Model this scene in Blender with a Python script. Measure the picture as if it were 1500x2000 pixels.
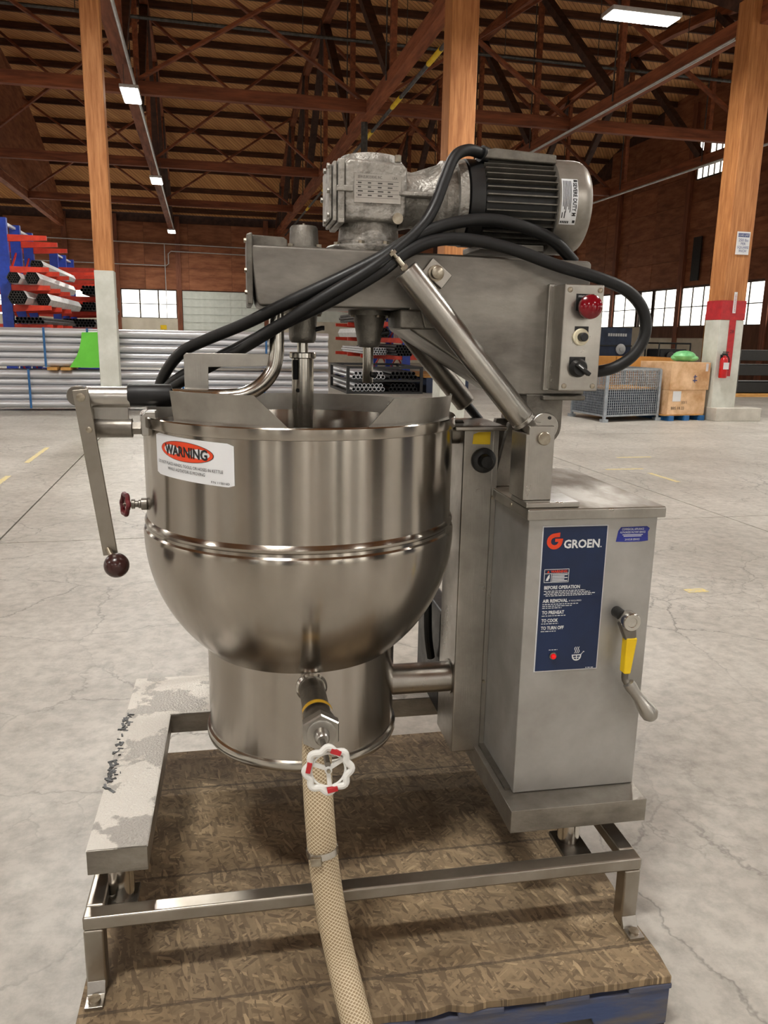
import bpy, bmesh, math, random
from mathutils import Vector, Matrix
random.seed(7)
for o in list(bpy.data.objects): bpy.data.objects.remove(o, do_unlink=True)
scene = bpy.context.scene
COL = scene.collection
R = math.radians; PI = math.pi
sin, cos = math.sin, math.cos

# ------------------------------------------------------------------ camera
F_PX, PITCH, ROLL, YAW, CAM_H = 1528.0, 0.2188, -0.0187, 0.1843, 1.5
def cam_axes():
    fw = Vector((0, cos(PITCH), -sin(PITCH))); rt = Vector((1, 0, 0)); dn = Vector((0, -sin(PITCH), -cos(PITCH)))
    c, s = cos(ROLL), sin(ROLL)
    r2 = c*rt + s*dn; d2 = -s*rt + c*dn
    M = Matrix.Rotation(-YAW, 3, 'Z')
    return M @ r2, M @ d2, M @ fw
rt, dn, fw = cam_axes()
cd = bpy.data.cameras.new('camera'); cam = bpy.data.objects.new('camera', cd); COL.objects.link(cam)
mw = Matrix((rt, -dn, -fw)).transposed().to_4x4(); mw.translation = (0, 0, CAM_H)
cam.matrix_world = mw
cd.sensor_fit = 'VERTICAL'; cd.sensor_height = 24.0; cd.lens = 24.0*F_PX/2000.0
cd.clip_start = 0.05; cd.clip_end = 200
scene.camera = cam
# ------------------------------------------------------------------ world, exposure
w = bpy.data.worlds.new('world'); scene.world = w; w.use_nodes = True
w.node_tree.nodes['Background'].inputs[0].default_value = (0.75, 0.85, 1.0, 1)
w.node_tree.nodes['Background'].inputs[1].default_value = 1.0
vs = scene.view_settings
vs.view_transform = 'Standard'; vs.look = 'None'; vs.gamma = 1.0; vs.use_curve_mapping = False
vs.exposure = 0.42
cy = scene.cycles; cy.max_bounces = 7; cy.diffuse_bounces = 3; cy.glossy_bounces = 4; cy.caustics_reflective = False; cy.caustics_refractive = False
LAMP_W = 190.0
PANE_E = 2.6

# ------------------------------------------------------------------ frames: 'm' = machine (world), 'b' = building
DELTA = R(13.0) - YAW
def rotb(v): return Matrix.Rotation(DELTA, 3, 'Z') @ Vector(v)
ORG = {}; FRM = {}

def prop(o, label=None, cat=None, group=None, kind=None):
    if label: o['label'] = label
    if cat: o['category'] = cat
    if group: o['group'] = group
    if kind: o['kind'] = kind
    return o
def place(o, org, frame, parent):
    org = Vector(org)
    if parent is None:
        o.location = rotb(org) if frame == 'b' else org
        if frame == 'b': o.rotation_euler = (0, 0, DELTA)
    else:
        o.parent = parent; o.location = org - ORG[parent.name]
    ORG[o.name] = org; FRM[o.name] = frame
def thing(name, loc, label=None, cat=None, group=None, frame='m', kind=None, parent=None):
    o = bpy.data.objects.new(name, None); o.empty_display_size = .05; COL.objects.link(o)
    place(o, loc, frame, parent)
    return prop(o, label, cat, group, kind)
def children(o): return [c for c in bpy.data.objects if c.parent == o]
def dup(root, loc, frame='b', rotz=0, label=None, group=None, parent=None):
    def rec(o, par):
        c = o.copy(); COL.objects.link(c)
        c.parent = par
        for ch in list(o.children): rec(ch, c)
        return c
    c = rec(root, parent)
    if parent is None:
        c.location = rotb(loc) if frame == 'b' else Vector(loc)
        c.rotation_euler = (0, 0, (DELTA if frame == 'b' else 0)+rotz)
    else: c.location = Vector(loc) - ORG[parent.name]
    if label: c['label'] = label
    if group: c['group'] = group
    ORG[c.name] = Vector(loc)
    return c

# ------------------------------------------------------------------ mesh builder
class MB:
    def __init__(s): s.v = []; s.f = []; s.mi = []; s.cur = 0
    def add(s, vs, fs):
        n = len(s.v); s.v += [Vector(v) for v in vs]
        for f in fs: s.f.append([i+n for i in f]); s.mi.append(s.cur)
        return s
    def box(s, x0, x1, y0, y1, z0, z1):
        vs = [(x, y, z) for z in (z0, z1) for y in (y0, y1) for x in (x0, x1)]
        return s.add(vs, [(0,2,3,1),(4,5,7,6),(0,1,5,4),(2,6,7,3),(0,4,6,2),(1,3,7,5)])
    def obox(s, c, X, Y, Z):
        c, X, Y, Z = map(Vector, (c, X, Y, Z))
        vs = [c+a*X+b*Y+d*Z for d in (-1,1) for b in (-1,1) for a in (-1,1)]
        return s.add(vs, [(0,2,3,1),(4,5,7,6),(0,1,5,4),(2,6,7,3),(0,4,6,2),(1,3,7,5)])
    def beam(s, p, q, w, h, up=(0,0,1)):
        p, q = Vector(p), Vector(q); d = (q-p); L = d.length; d.normalize()
        u = Vector(up); x = d.cross(u)
        if x.length < 1e-4: x = d.cross(Vector((1,0,0)))
        x.normalize(); y = x.cross(d).normalized()
        return s.obox((p+q)/2, x*w/2, d*L/2, y*h/2)
    def frame(s, d):
        d = Vector(d).normalized(); a = Vector((0,0,1)) if abs(d.z) < .9 else Vector((1,0,0))
        x = a.cross(d).normalized(); y = d.cross(x)
        return x, y
    def cyl(s, p, q, r, r2=None, n=24, caps=True):
        p, q = Vector(p), Vector(q); r2 = r if r2 is None else r2
        x, y = s.frame(q-p)
        vs = []
        for c, rr in ((p, r), (q, r2)):
            for i in range(n):
                a = 2*PI*i/n; vs.append(c + x*cos(a)*rr + y*sin(a)*rr)
        fs = [(i, (i+1) % n, n+(i+1) % n, n+i) for i in range(n)]
        if caps: fs += [tuple(reversed(range(n))), tuple(range(n, 2*n))]
        return s.add(vs, fs)
    def turn(s, o, d, prof, n=48, caps=True, phase=0):
        """surface of revolution about o along d; prof = [(r, t)]"""
        o, d = Vector(o), Vector(d).normalized(); x, y = s.frame(d)
        vs = []
        for r, t in prof:
            for i in range(n):
                a = 2*PI*i/n+phase; vs.append(o + d*t + x*cos(a)*r + y*sin(a)*r)
        fs = []
        for k in range(len(prof)-1):
            for i in range(n):
                j = (i+1) % n; fs.append((k*n+i, k*n+j, (k+1)*n+j, (k+1)*n+i))
        if caps: fs += [tuple(reversed(range(n))), tuple(range((len(prof)-1)*n, len(prof)*n))]
        return s.add(vs, fs)
    def tube(s, pts, r, n=12, smooth=0, caps=True, closed=False):
        pts = [Vector(p) for p in pts]
        rs = r if isinstance(r, (list, tuple)) else [r]*len(pts)
        if smooth:
            P, RR = [], []; m = len(pts)
            for i in range(m if closed else m-1):
                p0 = pts[(i-1) % m] if closed else pts[max(i-1, 0)]; p1 = pts[i]; p2 = pts[(i+1) % m]; p3 = pts[(i+2) % m] if closed else pts[min(i+2, m-1)]
                for k in range(smooth):
                    t = k/smooth
                    P.append(.5*((2*p1)+(-p0+p2)*t+(2*p0-5*p1+4*p2-p3)*t*t+(-p0+3*p1-3*p2+p3)*t**3)); RR.append(rs[i]+(rs[(i+1) % m]-rs[i])*t)
            if not closed: P.append(pts[-1]); RR.append(rs[-1])
            pts, rs = P, RR
        m = len(pts); vs = []
        t0 = (pts[1]-pts[0]).normalized(); x, y = s.frame(t0)
        for i in range(m):
            if closed: t = (pts[(i+1) % m]-pts[i-1]).normalized()
            else: t = (pts[min(i+1, m-1)]-pts[max(i-1, 0)]).normalized()
            x = (x - t*x.dot(t)).normalized(); y = t.cross(x)
            for k in range(n):
                a = 2*PI*k/n; vs.append(pts[i]+(x*cos(a)+y*sin(a))*rs[i])
        fs = []
        for i in range(m if closed else m-1):
            for k in range(n):
                a, b = i*n+k, i*n+(k+1) % n; j = (i+1) % m
                fs.append((a, b, j*n+(k+1) % n, j*n+k))
        if caps and not closed: fs += [tuple(reversed(range(n))), tuple(range((m-1)*n, m*n))]
        return s.add(vs, fs)
    def prism(s, poly, fn, depth):
        """poly 2-D points -> fn(a,b) point; extruded by vector depth"""
        d = Vector(depth); n = len(poly)
        a = [Vector(fn(*p)) for p in poly]; b = [p+d for p in a]
        fs = [tuple(range(n)), tuple(reversed(range(n, 2*n)))] + [(i, i+n, (i+1) % n+n, (i+1) % n) for i in range(n)]
        return s.add(a+b, fs)
    def sphere(s, c, r, n=24, m=12, sc=(1,1,1)):
        c = Vector(c); vs = [c+Vector((0,0,-r*sc[2]))]
        for j in range(1, m):
            b = -PI/2+PI*j/m
            for i in range(n):
                a = 2*PI*i/n; vs.append(c+Vector((cos(a)*cos(b)*r*sc[0], sin(a)*cos(b)*r*sc[1], sin(b)*r*sc[2])))
        vs.append(c+Vector((0,0,r*sc[2]))); L = len(vs)-1
        fs = [(0, 1+(i+1) % n, 1+i) for i in range(n)]
        for j in range(m-2):
            for i in range(n):
                a, b = 1+j*n+i, 1+j*n+(i+1) % n; fs.append((a, b, b+n, a+n))
        k = 1+(m-2)*n; fs += [(k+i, k+(i+1) % n, L) for i in range(n)]
        return s.add(vs, fs)
    def pipe(s, p, q, ro, ri, n=16):
        p, q = Vector(p), Vector(q); d = q-p
        return s.turn(p, d, [(ri, 0), (ro, 0), (ro, d.length), (ri, d.length), (ri, 0)], n=n, caps=False)
    def text(s, body, size, fn, align='LEFT', width=None, bold=False):
        cu = bpy.data.curves.new('t', 'FONT'); cu.body = body; cu.size = size; cu.align_x = align; cu.resolution_u = 2
        if bold: cu.offset = size*.03
        ob = bpy.data.objects.new('t', cu); COL.objects.link(ob)
        bpy.context.view_layer.update()
        me = ob.evaluated_get(bpy.context.evaluated_depsgraph_get()).to_mesh()
        vs = [v.co.copy() for v in me.vertices]; fs = [tuple(p.vertices) for p in me.polygons]
        ob.evaluated_get(bpy.context.evaluated_depsgraph_get()).to_mesh_clear()
        bpy.data.objects.remove(ob); bpy.data.curves.remove(cu)
        if width and vs:
            x0 = min(v.x for v in vs); x1 = max(v.x for v in vs); k = width/(x1-x0)
            sh = {'LEFT': x0, 'CENTER': (x0+x1)/2}.get(align, x0)
            vs = [Vector(((v.x-sh)*k, v.y, 0)) for v in vs]
        return s.add([fn(v.x, v.y) for v in vs], fs)
    def build(s, name, mat, parent=None, label=None, cat=None, group=None, kind=None, bev=0, ang=35, frame=None, org=None, seg=2, flat=False):
        lo = Vector([min(v[i] for v in s.v) for i in range(3)]); hi = Vector([max(v[i] for v in s.v) for i in range(3)])
        if org is None: org = Vector(((lo.x+hi.x)/2, (lo.y+hi.y)/2, lo.z if parent is None else (lo.z+hi.z)/2))
        org = Vector(org)
        me = bpy.data.meshes.new(name)
        me.from_pydata([tuple(v-org) for v in s.v], [], s.f); me.update()
        bm = bmesh.new(); bm.from_mesh(me); bmesh.ops.recalc_face_normals(bm, faces=bm.faces); bm.to_mesh(me); bm.free()
        mats = mat if isinstance(mat, (list, tuple)) else [mat]
        for m_ in mats: me.materials.append(MAT[m_])
        if len(mats) > 1: me.polygons.foreach_set('material_index', s.mi)
        if not flat:
            me.polygons.foreach_set('use_smooth', [True]*len(me.polygons)); me.set_sharp_from_angle(angle=R(ang))
        o = bpy.data.objects.new(name, me); COL.objects.link(o)
        if frame is None: frame = FRM[parent.name] if parent else 'm'
        place(o, org, frame, parent)
        if bev:
            b = o.modifiers.new('bevel', 'BEVEL'); b.width = bev; b.segments = seg; b.limit_method = 'ANGLE'; b.angle_limit = R(50); b.harden_normals = True
        return prop(o, label, cat, group, kind)
def inst(src, name, loc, parent, rotz=0):
    o = bpy.data.objects.new(name, src.data); COL.objects.link(o); o.parent = parent
    o.location = Vector(loc) - ORG[parent.name]; o.rotation_euler = (0, 0, rotz); ORG[o.name] = Vector(loc); FRM[o.name] = FRM[parent.name]
    for md in src.modifiers:
        b = o.modifiers.new('bevel', 'BEVEL'); b.width = md.width; b.segments = md.segments; b.limit_method = 'ANGLE'; b.angle_limit = md.angle_limit; b.harden_normals = True
    return o
def box(x0, x1, y0, y1, z0, z1): return MB().box(x0, x1, y0, y1, z0, z1)

# ------------------------------------------------------------------ materials
MAT = {}
def lin(c):
    return tuple(((x/255)/12.92 if x/255 <= .04045 else (((x/255)+.055)/1.055)**2.4) for x in c)+(1,)
def mat(name, c, r=.5, m=0.0, c2=None, sc=6, st=(1,1,1), bump=0, bsc=60, rv=.06, rnd=0, aniso=0, det=5, lo=.35, hi=.68, emit=0, m2=None, r2=None, spec=.5, bst=None, trans=0):
    M = bpy.data.materials.new(name); M.use_nodes = True; nt = M.node_tree; N = nt.nodes; L = nt.links
    b = N['Principled BSDF']; b.inputs['Specular IOR Level'].default_value = spec
    c = lin(c); c2 = lin(c2) if c2 else tuple(x*.8 for x in c[:3])+(1,)
    tc = N.new('ShaderNodeTexCoord'); mp = N.new('ShaderNodeMapping'); mp.inputs['Scale'].default_value = st
    L.new(tc.outputs['Object'], mp.inputs[0])
    vec = mp.outputs[0]
    if rnd:
        oi = N.new('ShaderNodeObjectInfo'); ad = N.new('ShaderNodeVectorMath'); ad.operation = 'ADD'
        sc_ = N.new('ShaderNodeMath'); sc_.operation = 'MULTIPLY'; sc_.inputs[1].default_value = 50; L.new(oi.outputs['Random'], sc_.inputs[0])
        L.new(mp.outputs[0], ad.inputs[0]); L.new(sc_.outputs[0], ad.inputs[1]); vec = ad.outputs[0]
    no = N.new('ShaderNodeTexNoise'); no.inputs['Scale'].default_value = sc; no.inputs['Detail'].default_value = det; no.inputs['Roughness'].default_value = .62
    L.new(vec, no.inputs['Vector'])
    rp = N.new('ShaderNodeValToRGB'); rp.color_ramp.elements[0].position = lo; rp.color_ramp.elements[1].position = hi
    rp.color_ramp.elements[0].color = c2; rp.color_ramp.elements[1].color = c
    L.new(no.outputs[0], rp.inputs[0]); out = rp.outputs[0]
    if rnd:
        hs = N.new('ShaderNodeHueSaturation'); mr = N.new('ShaderNodeMapRange'); mr.inputs['To Min'].default_value = 1-rnd; mr.inputs['To Max'].default_value = 1+rnd
        L.new(oi.outputs['Random'], mr.inputs[0]); L.new(mr.outputs[0], hs.inputs['Value']); L.new(out, hs.inputs['Color']); out = hs.outputs[0]
    L.new(out, b.inputs['Base Color'])
    def ranged(sock, a, bb):
        mr = N.new('ShaderNodeMapRange'); mr.inputs['From Min'].default_value = lo; mr.inputs['From Max'].default_value = hi
        mr.inputs['To Min'].default_value = a; mr.inputs['To Max'].default_value = bb; L.new(no.outputs[0], mr.inputs[0]); L.new(mr.outputs[0], b.inputs[sock])
    if m2 is not None: ranged('Metallic', m2, m)
    else: b.inputs['Metallic'].default_value = m
    ranged('Roughness', (r2 if r2 is not None else min(1, r+rv)), max(.03, r-rv*(0 if r2 is not None else 1)))
    if bump:
        n2 = N.new('ShaderNodeTexNoise'); n2.inputs['Scale'].default_value = bsc; n2.inputs['Detail'].default_value = 3
        if bst:
            m2_ = N.new('ShaderNodeMapping'); m2_.inputs['Scale'].default_value = bst; L.new(tc.outputs['Object'], m2_.inputs[0]); L.new(m2_.outputs[0], n2.inputs['Vector'])
        else: L.new(vec, n2.inputs['Vector'])
        bu = N.new('ShaderNodeBump'); bu.inputs['Strength'].default_value = bump; bu.inputs['Distance'].default_value = .01
        L.new(n2.outputs[0], bu.inputs['Height']); L.new(bu.outputs[0], b.inputs['Normal'])
    if aniso:
        b.inputs['Anisotropic'].default_value = aniso
        b.inputs['Anisotropic Rotation'].default_value = .25; tg = N.new('ShaderNodeTangent'); tg.direction_type = 'RADIAL'; tg.axis = 'Z'; L.new(tg.outputs[0], b.inputs['Tangent'])
    if emit:
        L.new(out, b.inputs['Emission Color']); b.inputs['Emission Strength'].default_value = emit
    if trans:
        b.inputs['Transmission Weight'].default_value = trans
    MAT[name] = M; return M
mat('steel', (186,183,177), .33, 1, (156,152,145), sc=7, bump=.03, bsc=300, bst=(1,1,.06), rv=.07)
mat('steel_panel', (182,181,178), .42, .7, (160,158,153), sc=5, bump=.02, bsc=260, bst=(.05,1,1), rv=.05)
mat('steel_dark', (140,135,127), .42, 1, (104,99,92), sc=9, rv=.08, bump=.05, bsc=80)
mat('kettle_steel', (178,172,164), .2, 1, (158,151,141), sc=3, st=(1,1,.6), bump=.006, bsc=200, bst=(.02,.02,2.2), rv=.03, aniso=.88)
mat('polished', (206,203,197), .2, 1, (182,178,170), sc=6, rv=.04)
mat('frame_steel', (172,166,157), .34, 1, (146,139,128), sc=5, rv=.06)
mat('stained', (164,160,153), .45, .8, (214,210,201), sc=7, lo=.505, hi=.535, m2=.02, r2=.85, bump=.3, bsc=170, det=12)
mat('cabinet_top', (150,143,133), .36, .95, (120,108,94), sc=6, lo=.40, hi=.6, m2=.5, r2=.6, st=(1,.5,1), det=8)
mat('cast', (132,128,120), .5, .75, (90,86,80), sc=11, bump=.12, bsc=160, rv=.08)
mat('cast_smooth', (152,148,141), .42, .8, (108,104,98), sc=6, bump=.03, bsc=140, rv=.08, st=(.6,1,1.6), det=8)
mat('cast_rough', (156,152,145), .5, .5, (92,88,82), sc=22, bump=.35, bsc=110, rv=.06, lo=.3, hi=.5)
mat('bolt', (186,178,162), .35, 1, (130,120,104), sc=40)
mat('black_rubber', (20,20,21), .48, 0, (13,13,14), sc=12, rv=.08, bump=.02, spec=.4)
mat('black', (20,20,21), .45, 0, (12,12,12), sc=20)
mat('bakelite', (62,30,26), .28, 0, (40,18,16), sc=6)
mat('red_button', (126,8,24), .15, 0, (100,6,18), sc=10)
mat('red_lamp', (230,20,24), .2, 0, (200,10,16), sc=20, emit=.25)
mat('dark_red', (110,16,26), .4, 0, (70,10,18), sc=30)
mat('white_paint', (226,226,222), .5, 0, (206,205,200), sc=9, rv=.05)
mat('cream_print', (232,224,196), .5, 0, (220,210,180), sc=10)
mat('red_paint', (190,32,40), .45, 0, (160,24,32), sc=10)
mat('label_white', (226,228,230), .35, 0, (214,216,220), sc=3)
mat('label_navy', (14,38,78), .38, 0, (9,27,58), sc=4, rv=.06)
mat('label_blue', (38,50,150), .45, 0, (24,34,110), sc=16)
mat('ink', (24,24,26), .5, 0, (20,20,22))
mat('plate_ink', (70,68,64), .5, 0, (56,54,50))
mat('ink_white', (224,226,228), .5, 0, (210,212,214))
mat('ink_blue', (70,84,140), .5, 0, (60,72,124))
mat('orange_red', (226,70,28), .45, 0, (214,60,22), sc=6)
mat('yellow', (240,204,24), .5, 0, (226,186,14), sc=6)
mat('brass_tag', (206,164,40), .45, .3, (180,136,24), sc=30)
mat('floor_yellow', (226,206,128), .7, 0, (206,196,160), sc=30, lo=.45, hi=.6)
mat('osb_edge', (120,98,66), .85, 0, (70,56,38), sc=30, st=(1,1,4))
mat('blue_wood', (58,72,108), .8, 0, (98,92,86), sc=9, st=(.4,1,2), bump=.15, bsc=40, lo=.38, hi=.6)
mat('blue_wood_dark', (40,52,90), .75, 0, (58,52,48), sc=9, st=(.4,1,2))
mat('galv', (222,224,229), .32, .55, (208,210,216), sc=2, st=(.2,1,1), rv=.03, rnd=.05)
mat('galv_dark', (96,94,92), .5, .6, (70,68,66), sc=10)
mat('wire', (176,184,192), .4, .8, (150,158,166), sc=10)
mat('wood_beam', (150,84,48), .75, 0, (104,54,30), sc=3, st=(3,.35,3), bump=.08, bsc=20, rnd=.15)
mat('wood_beam_x', (146,80,46), .75, 0, (98,50,28), sc=3, st=(.3,3,3), bump=.08, bsc=20, rnd=.15)
mat('wood_dark', (78,48,34), .75, 0, (52,32,24), sc=4, rnd=.15)
mat('wood_purlin', (96,58,38), .8, 0, (66,40,27), sc=4, st=(.3,3,3), rnd=.15)
mat('post_wood', (200,138,82), .65, 0, (158,98,52), sc=5, st=(5,5,.35), bump=.1, bsc=30, det=8)
mat('post_paint', (214,216,208), .6, 0, (192,194,184), sc=3)
mat('plywood', (166,106,70), .75, 0, (124,74,48), sc=2.2, st=(.5,.5,2.2), rnd=.16, bump=.03, bsc=20)
mat('cream_wall', (222,214,196), .8, 0, (200,192,172), sc=1.2)
mat('brown_wall', (108,66,40), .75, 0, (84,50,30), sc=2, st=(2,2,.4))
mat('rust_post', (142,84,56), .7, 0, (106,60,40), sc=5, st=(3,3,.3))
mat('pane', (255,252,242), .5, 0, (250,247,236), sc=2, emit=PANE_E)
mat('mullion', (70,60,52), .6)
mat('door_slat', (226,231,222), .5, 0, (210,216,206), sc=3)
mat('rack_blue', (26,70,190), .4, 0, (20,52,150), sc=6)
mat('rack_red', (226,64,36), .45, 0, (196,48,28), sc=6)
mat('wrap', (226,226,224), .35, 0, (196,196,196), sc=7, bump=.3, bsc=12)
mat('black_tube', (42,42,44), .45, .3, (24,24,26), sc=10)
mat('hole', (10,10,11), .9)
mat('strap', (40,104,164), .45)
mat('green_sheet', (118,226,74), .5, 0, (104,208,62), sc=2)
mat('green_bag', (150,226,160), .4, 0, (110,196,126), sc=6, bump=.4, bsc=20)
mat('lumber', (214,164,92), .75, 0, (176,124,62), sc=8, st=(.4,3,3))
mat('cardboard', (240,204,164), .8, 0, (196,150,104), sc=3, rnd=.06)
mat('cardboard_orange', (208,148,72), .8, 0, (188,128,58), sc=3)
mat('navy_metal', (46,58,84), .5, .2, (36,46,68), sc=4)
mat('tool_red', (130,44,44), .5, 0, (100,32,34), sc=6)
mat('concrete', (206,202,192), .75, 0, (178,174,164), sc=3, bump=.1, bsc=50)
mat('lamp_body', (210,212,212), .4, .6)
mat('ext_red', (206,24,28), .3, 0, (180,18,22))
mat('hose_beige', (196,178,146), .55, 0, (176,156,122), sc=30)
mat('lens', (255,255,252), .5, 0, (255,255,252), emit=30)
MAT['lens'].cycles.emission_sampling = 'NONE'
mat('cowl', (164,159,151), .42, .7, (126,121,113), sc=8, rv=.07)
mat('tray_steel', (158,153,144), .42, .85, (122,116,107), sc=7, st=(1,1,2), bump=.08, bsc=90, rv=.1)

# hose: braided net bump + colour
def hose_material():
    M = MAT['hose_beige']; nt = M.node_tree; N = nt.nodes; L = nt.links; b = N['Principled BSDF']
    uv = N.new('ShaderNodeUVMap'); sep = N.new('ShaderNodeSeparateXYZ'); L.new(uv.outputs[0], sep.inputs[0])
    def line(sgn):
        a = N.new('ShaderNodeMath'); a.operation = 'MULTIPLY'; a.inputs[1].default_value = sgn; L.new(sep.outputs[1], a.inputs[0])
        s_ = N.new('ShaderNodeMath'); s_.operation = 'ADD'; L.new(sep.outputs[0], s_.inputs[0]); L.new(a.outputs[0], s_.inputs[1])
        f = N.new('ShaderNodeMath'); f.operation = 'PINGPONG'; f.inputs[1].default_value = .5; L.new(s_.outputs[0], f.inputs[0])
        return f.outputs[0]
    mx = N.new('ShaderNodeMath'); mx.operation = 'MAXIMUM'; L.new(line(1), mx.inputs[0]); L.new(line(-1), mx.inputs[1])
    rp = N.new('ShaderNodeValToRGB'); rp.color_ramp.elements[0].position = .36; rp.color_ramp.elements[1].position = .44
    rp.color_ramp.elements[0].color = lin((146,126,96)); rp.color_ramp.elements[1].color = lin((214,200,172))
    L.new(mx.outputs[0], rp.inputs[0]); L.new(rp.outputs[0], b.inputs['Base Color'])
    bu = N.new('ShaderNodeBump'); bu.inputs['Strength'].default_value = .6; bu.inputs['Distance'].default_value = .002
    L.new(mx.outputs[0], bu.inputs['Height']); L.new(bu.outputs[0], b.inputs['Normal'])
hose_material()

def osb_material():
    M = bpy.data.materials.new('osb'); M.use_nodes = True; nt = M.node_tree; N = nt.nodes; L = nt.links; b = N['Principled BSDF']
    tc = N.new('ShaderNodeTexCoord')
    cols = []
    for i, (rot, s) in enumerate(((0.35, (26, 130, 1)), (1.35, (30, 150, 1)), (2.5, (24, 160, 1)))):
        mr_ = N.new('ShaderNodeMapping'); mr_.inputs['Rotation'].default_value = (0, 0, rot); mp = N.new('ShaderNodeMapping'); mp.inputs['Scale'].default_value = s; mp.inputs['Location'].default_value = (i*3.1, i*1.7, 0); L.new(mr_.outputs[0], mp.inputs[0])
        nz = N.new('ShaderNodeTexNoise'); nz.inputs['Scale'].default_value = 5; L.new(tc.outputs['Object'], nz.inputs['Vector'])
        mm = N.new('ShaderNodeMix'); mm.data_type = 'VECTOR'; mm.inputs['Factor'].default_value = .03; L.new(tc.outputs['Object'], mm.inputs[4]); L.new(nz.outputs[1], mm.inputs[5])
        L.new(mm.outputs[1], mr_.inputs[0])
        vo = N.new('ShaderNodeTexVoronoi'); vo.inputs['Scale'].default_value = 1; vo.inputs['Randomness'].default_value = 1; L.new(mp.outputs[0], vo.inputs['Vector']); cols.append(vo)
    sp = [N.new('ShaderNodeSeparateColor') for _ in cols]
    for v, s_ in zip(cols, sp): L.new(v.outputs['Color'], s_.inputs[0])
    sel = N.new('ShaderNodeMath'); sel.operation = 'GREATER_THAN'; sel.inputs[1].default_value = .5; L.new(sp[0].outputs[1], sel.inputs[0])
    sel2 = N.new('ShaderNodeMath'); sel2.operation = 'GREATER_THAN'; sel2.inputs[1].default_value = .6; L.new(sp[1].outputs[1], sel2.inputs[0])
    m1 = N.new('ShaderNodeMix'); m1.data_type = 'FLOAT'; L.new(sel.outputs[0], m1.inputs[0]); L.new(sp[0].outputs[0], m1.inputs[2]); L.new(sp[2].outputs[0], m1.inputs[3])
    m2 = N.new('ShaderNodeMix'); m2.data_type = 'FLOAT'; L.new(sel2.outputs[0], m2.inputs[0]); L.new(m1.outputs[0], m2.inputs[2]); L.new(sp[1].outputs[0], m2.inputs[3])
    rp = N.new('ShaderNodeValToRGB'); e = rp.color_ramp.elements
    e[0].position = 0; e[0].color = lin((108,91,69)); e[1].position = 1; e[1].color = lin((178,155,121)); k = e.new(.5); k.color = lin((140,120,92)); k = e.new(.88); k.color = lin((154,133,103))
    L.new(m2.outputs[0], rp.inputs[0])
    n1 = N.new('ShaderNodeTexNoise'); n1.inputs['Scale'].default_value = 2.6; n1.inputs['Detail'].default_value = 7; n1.inputs['Roughness'].default_value = .65; L.new(tc.outputs['Object'], n1.inputs['Vector'])
    r2 = N.new('ShaderNodeValToRGB'); r2.color_ramp.elements[0].position = .36; r2.color_ramp.elements[1].position = .62; r2.color_ramp.elements[0].color = (.46,.44,.42,1); r2.color_ramp.elements[1].color = (1,1,1,1)
    L.new(n1.outputs[0], r2.inputs[0])
    mu = N.new('ShaderNodeMix'); mu.data_type = 'RGBA'; mu.blend_type = 'MULTIPLY'; mu.inputs[0].default_value = 1; L.new(rp.outputs[0], mu.inputs[6]); L.new(r2.outputs[0], mu.inputs[7])
    # printed grid lines of the board
    sx = N.new('ShaderNodeSeparateXYZ'); L.new(tc.outputs['Object'], sx.inputs[0])
    pp = N.new('ShaderNodeMath'); pp.operation = 'PINGPONG'; pp.inputs[1].default_value = .2; ad = N.new('ShaderNodeMath'); ad.inputs[1].default_value = .06; L.new(sx.outputs[1], ad.inputs[0])
    nz2 = N.new('ShaderNodeTexNoise'); nz2.inputs['Scale'].default_value = 60; L.new(tc.outputs['Object'], nz2.inputs['Vector'])
    ad2 = N.new('ShaderNodeMath'); ad2.operation = 'MULTIPLY_ADD'; ad2.inputs[1].default_value = .008; L.new(nz2.outputs[0], ad2.inputs[0]); L.new(ad.outputs[0], ad2.inputs[2])
    L.new(ad2.outputs[0], pp.inputs[0])
    lt = N.new('ShaderNodeMath'); lt.operation = 'LESS_THAN'; lt.inputs[1].default_value = .004; L.new(pp.outputs[0], lt.inputs[0])
    mk = N.new('ShaderNodeMath'); mk.operation = 'MULTIPLY'; mk.inputs[1].default_value = .55; L.new(lt.outputs[0], mk.inputs[0])
    mf = N.new('ShaderNodeMix'); mf.data_type = 'RGBA'; L.new(mk.outputs[0], mf.inputs[0]); L.new(mu.outputs[2], mf.inputs[6]); mf.inputs[7].default_value = lin((48,40,32))
    L.new(mf.outputs[2], b.inputs['Base Color']); b.inputs['Roughness'].default_value = .8
    bu = N.new('ShaderNodeBump'); bu.inputs['Strength'].default_value = .35; bu.inputs['Distance'].default_value = .003; L.new(m2.outputs[0], bu.inputs['Height']); L.new(bu.outputs[0], b.inputs['Normal'])
    MAT['osb'] = M
osb_material()

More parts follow.
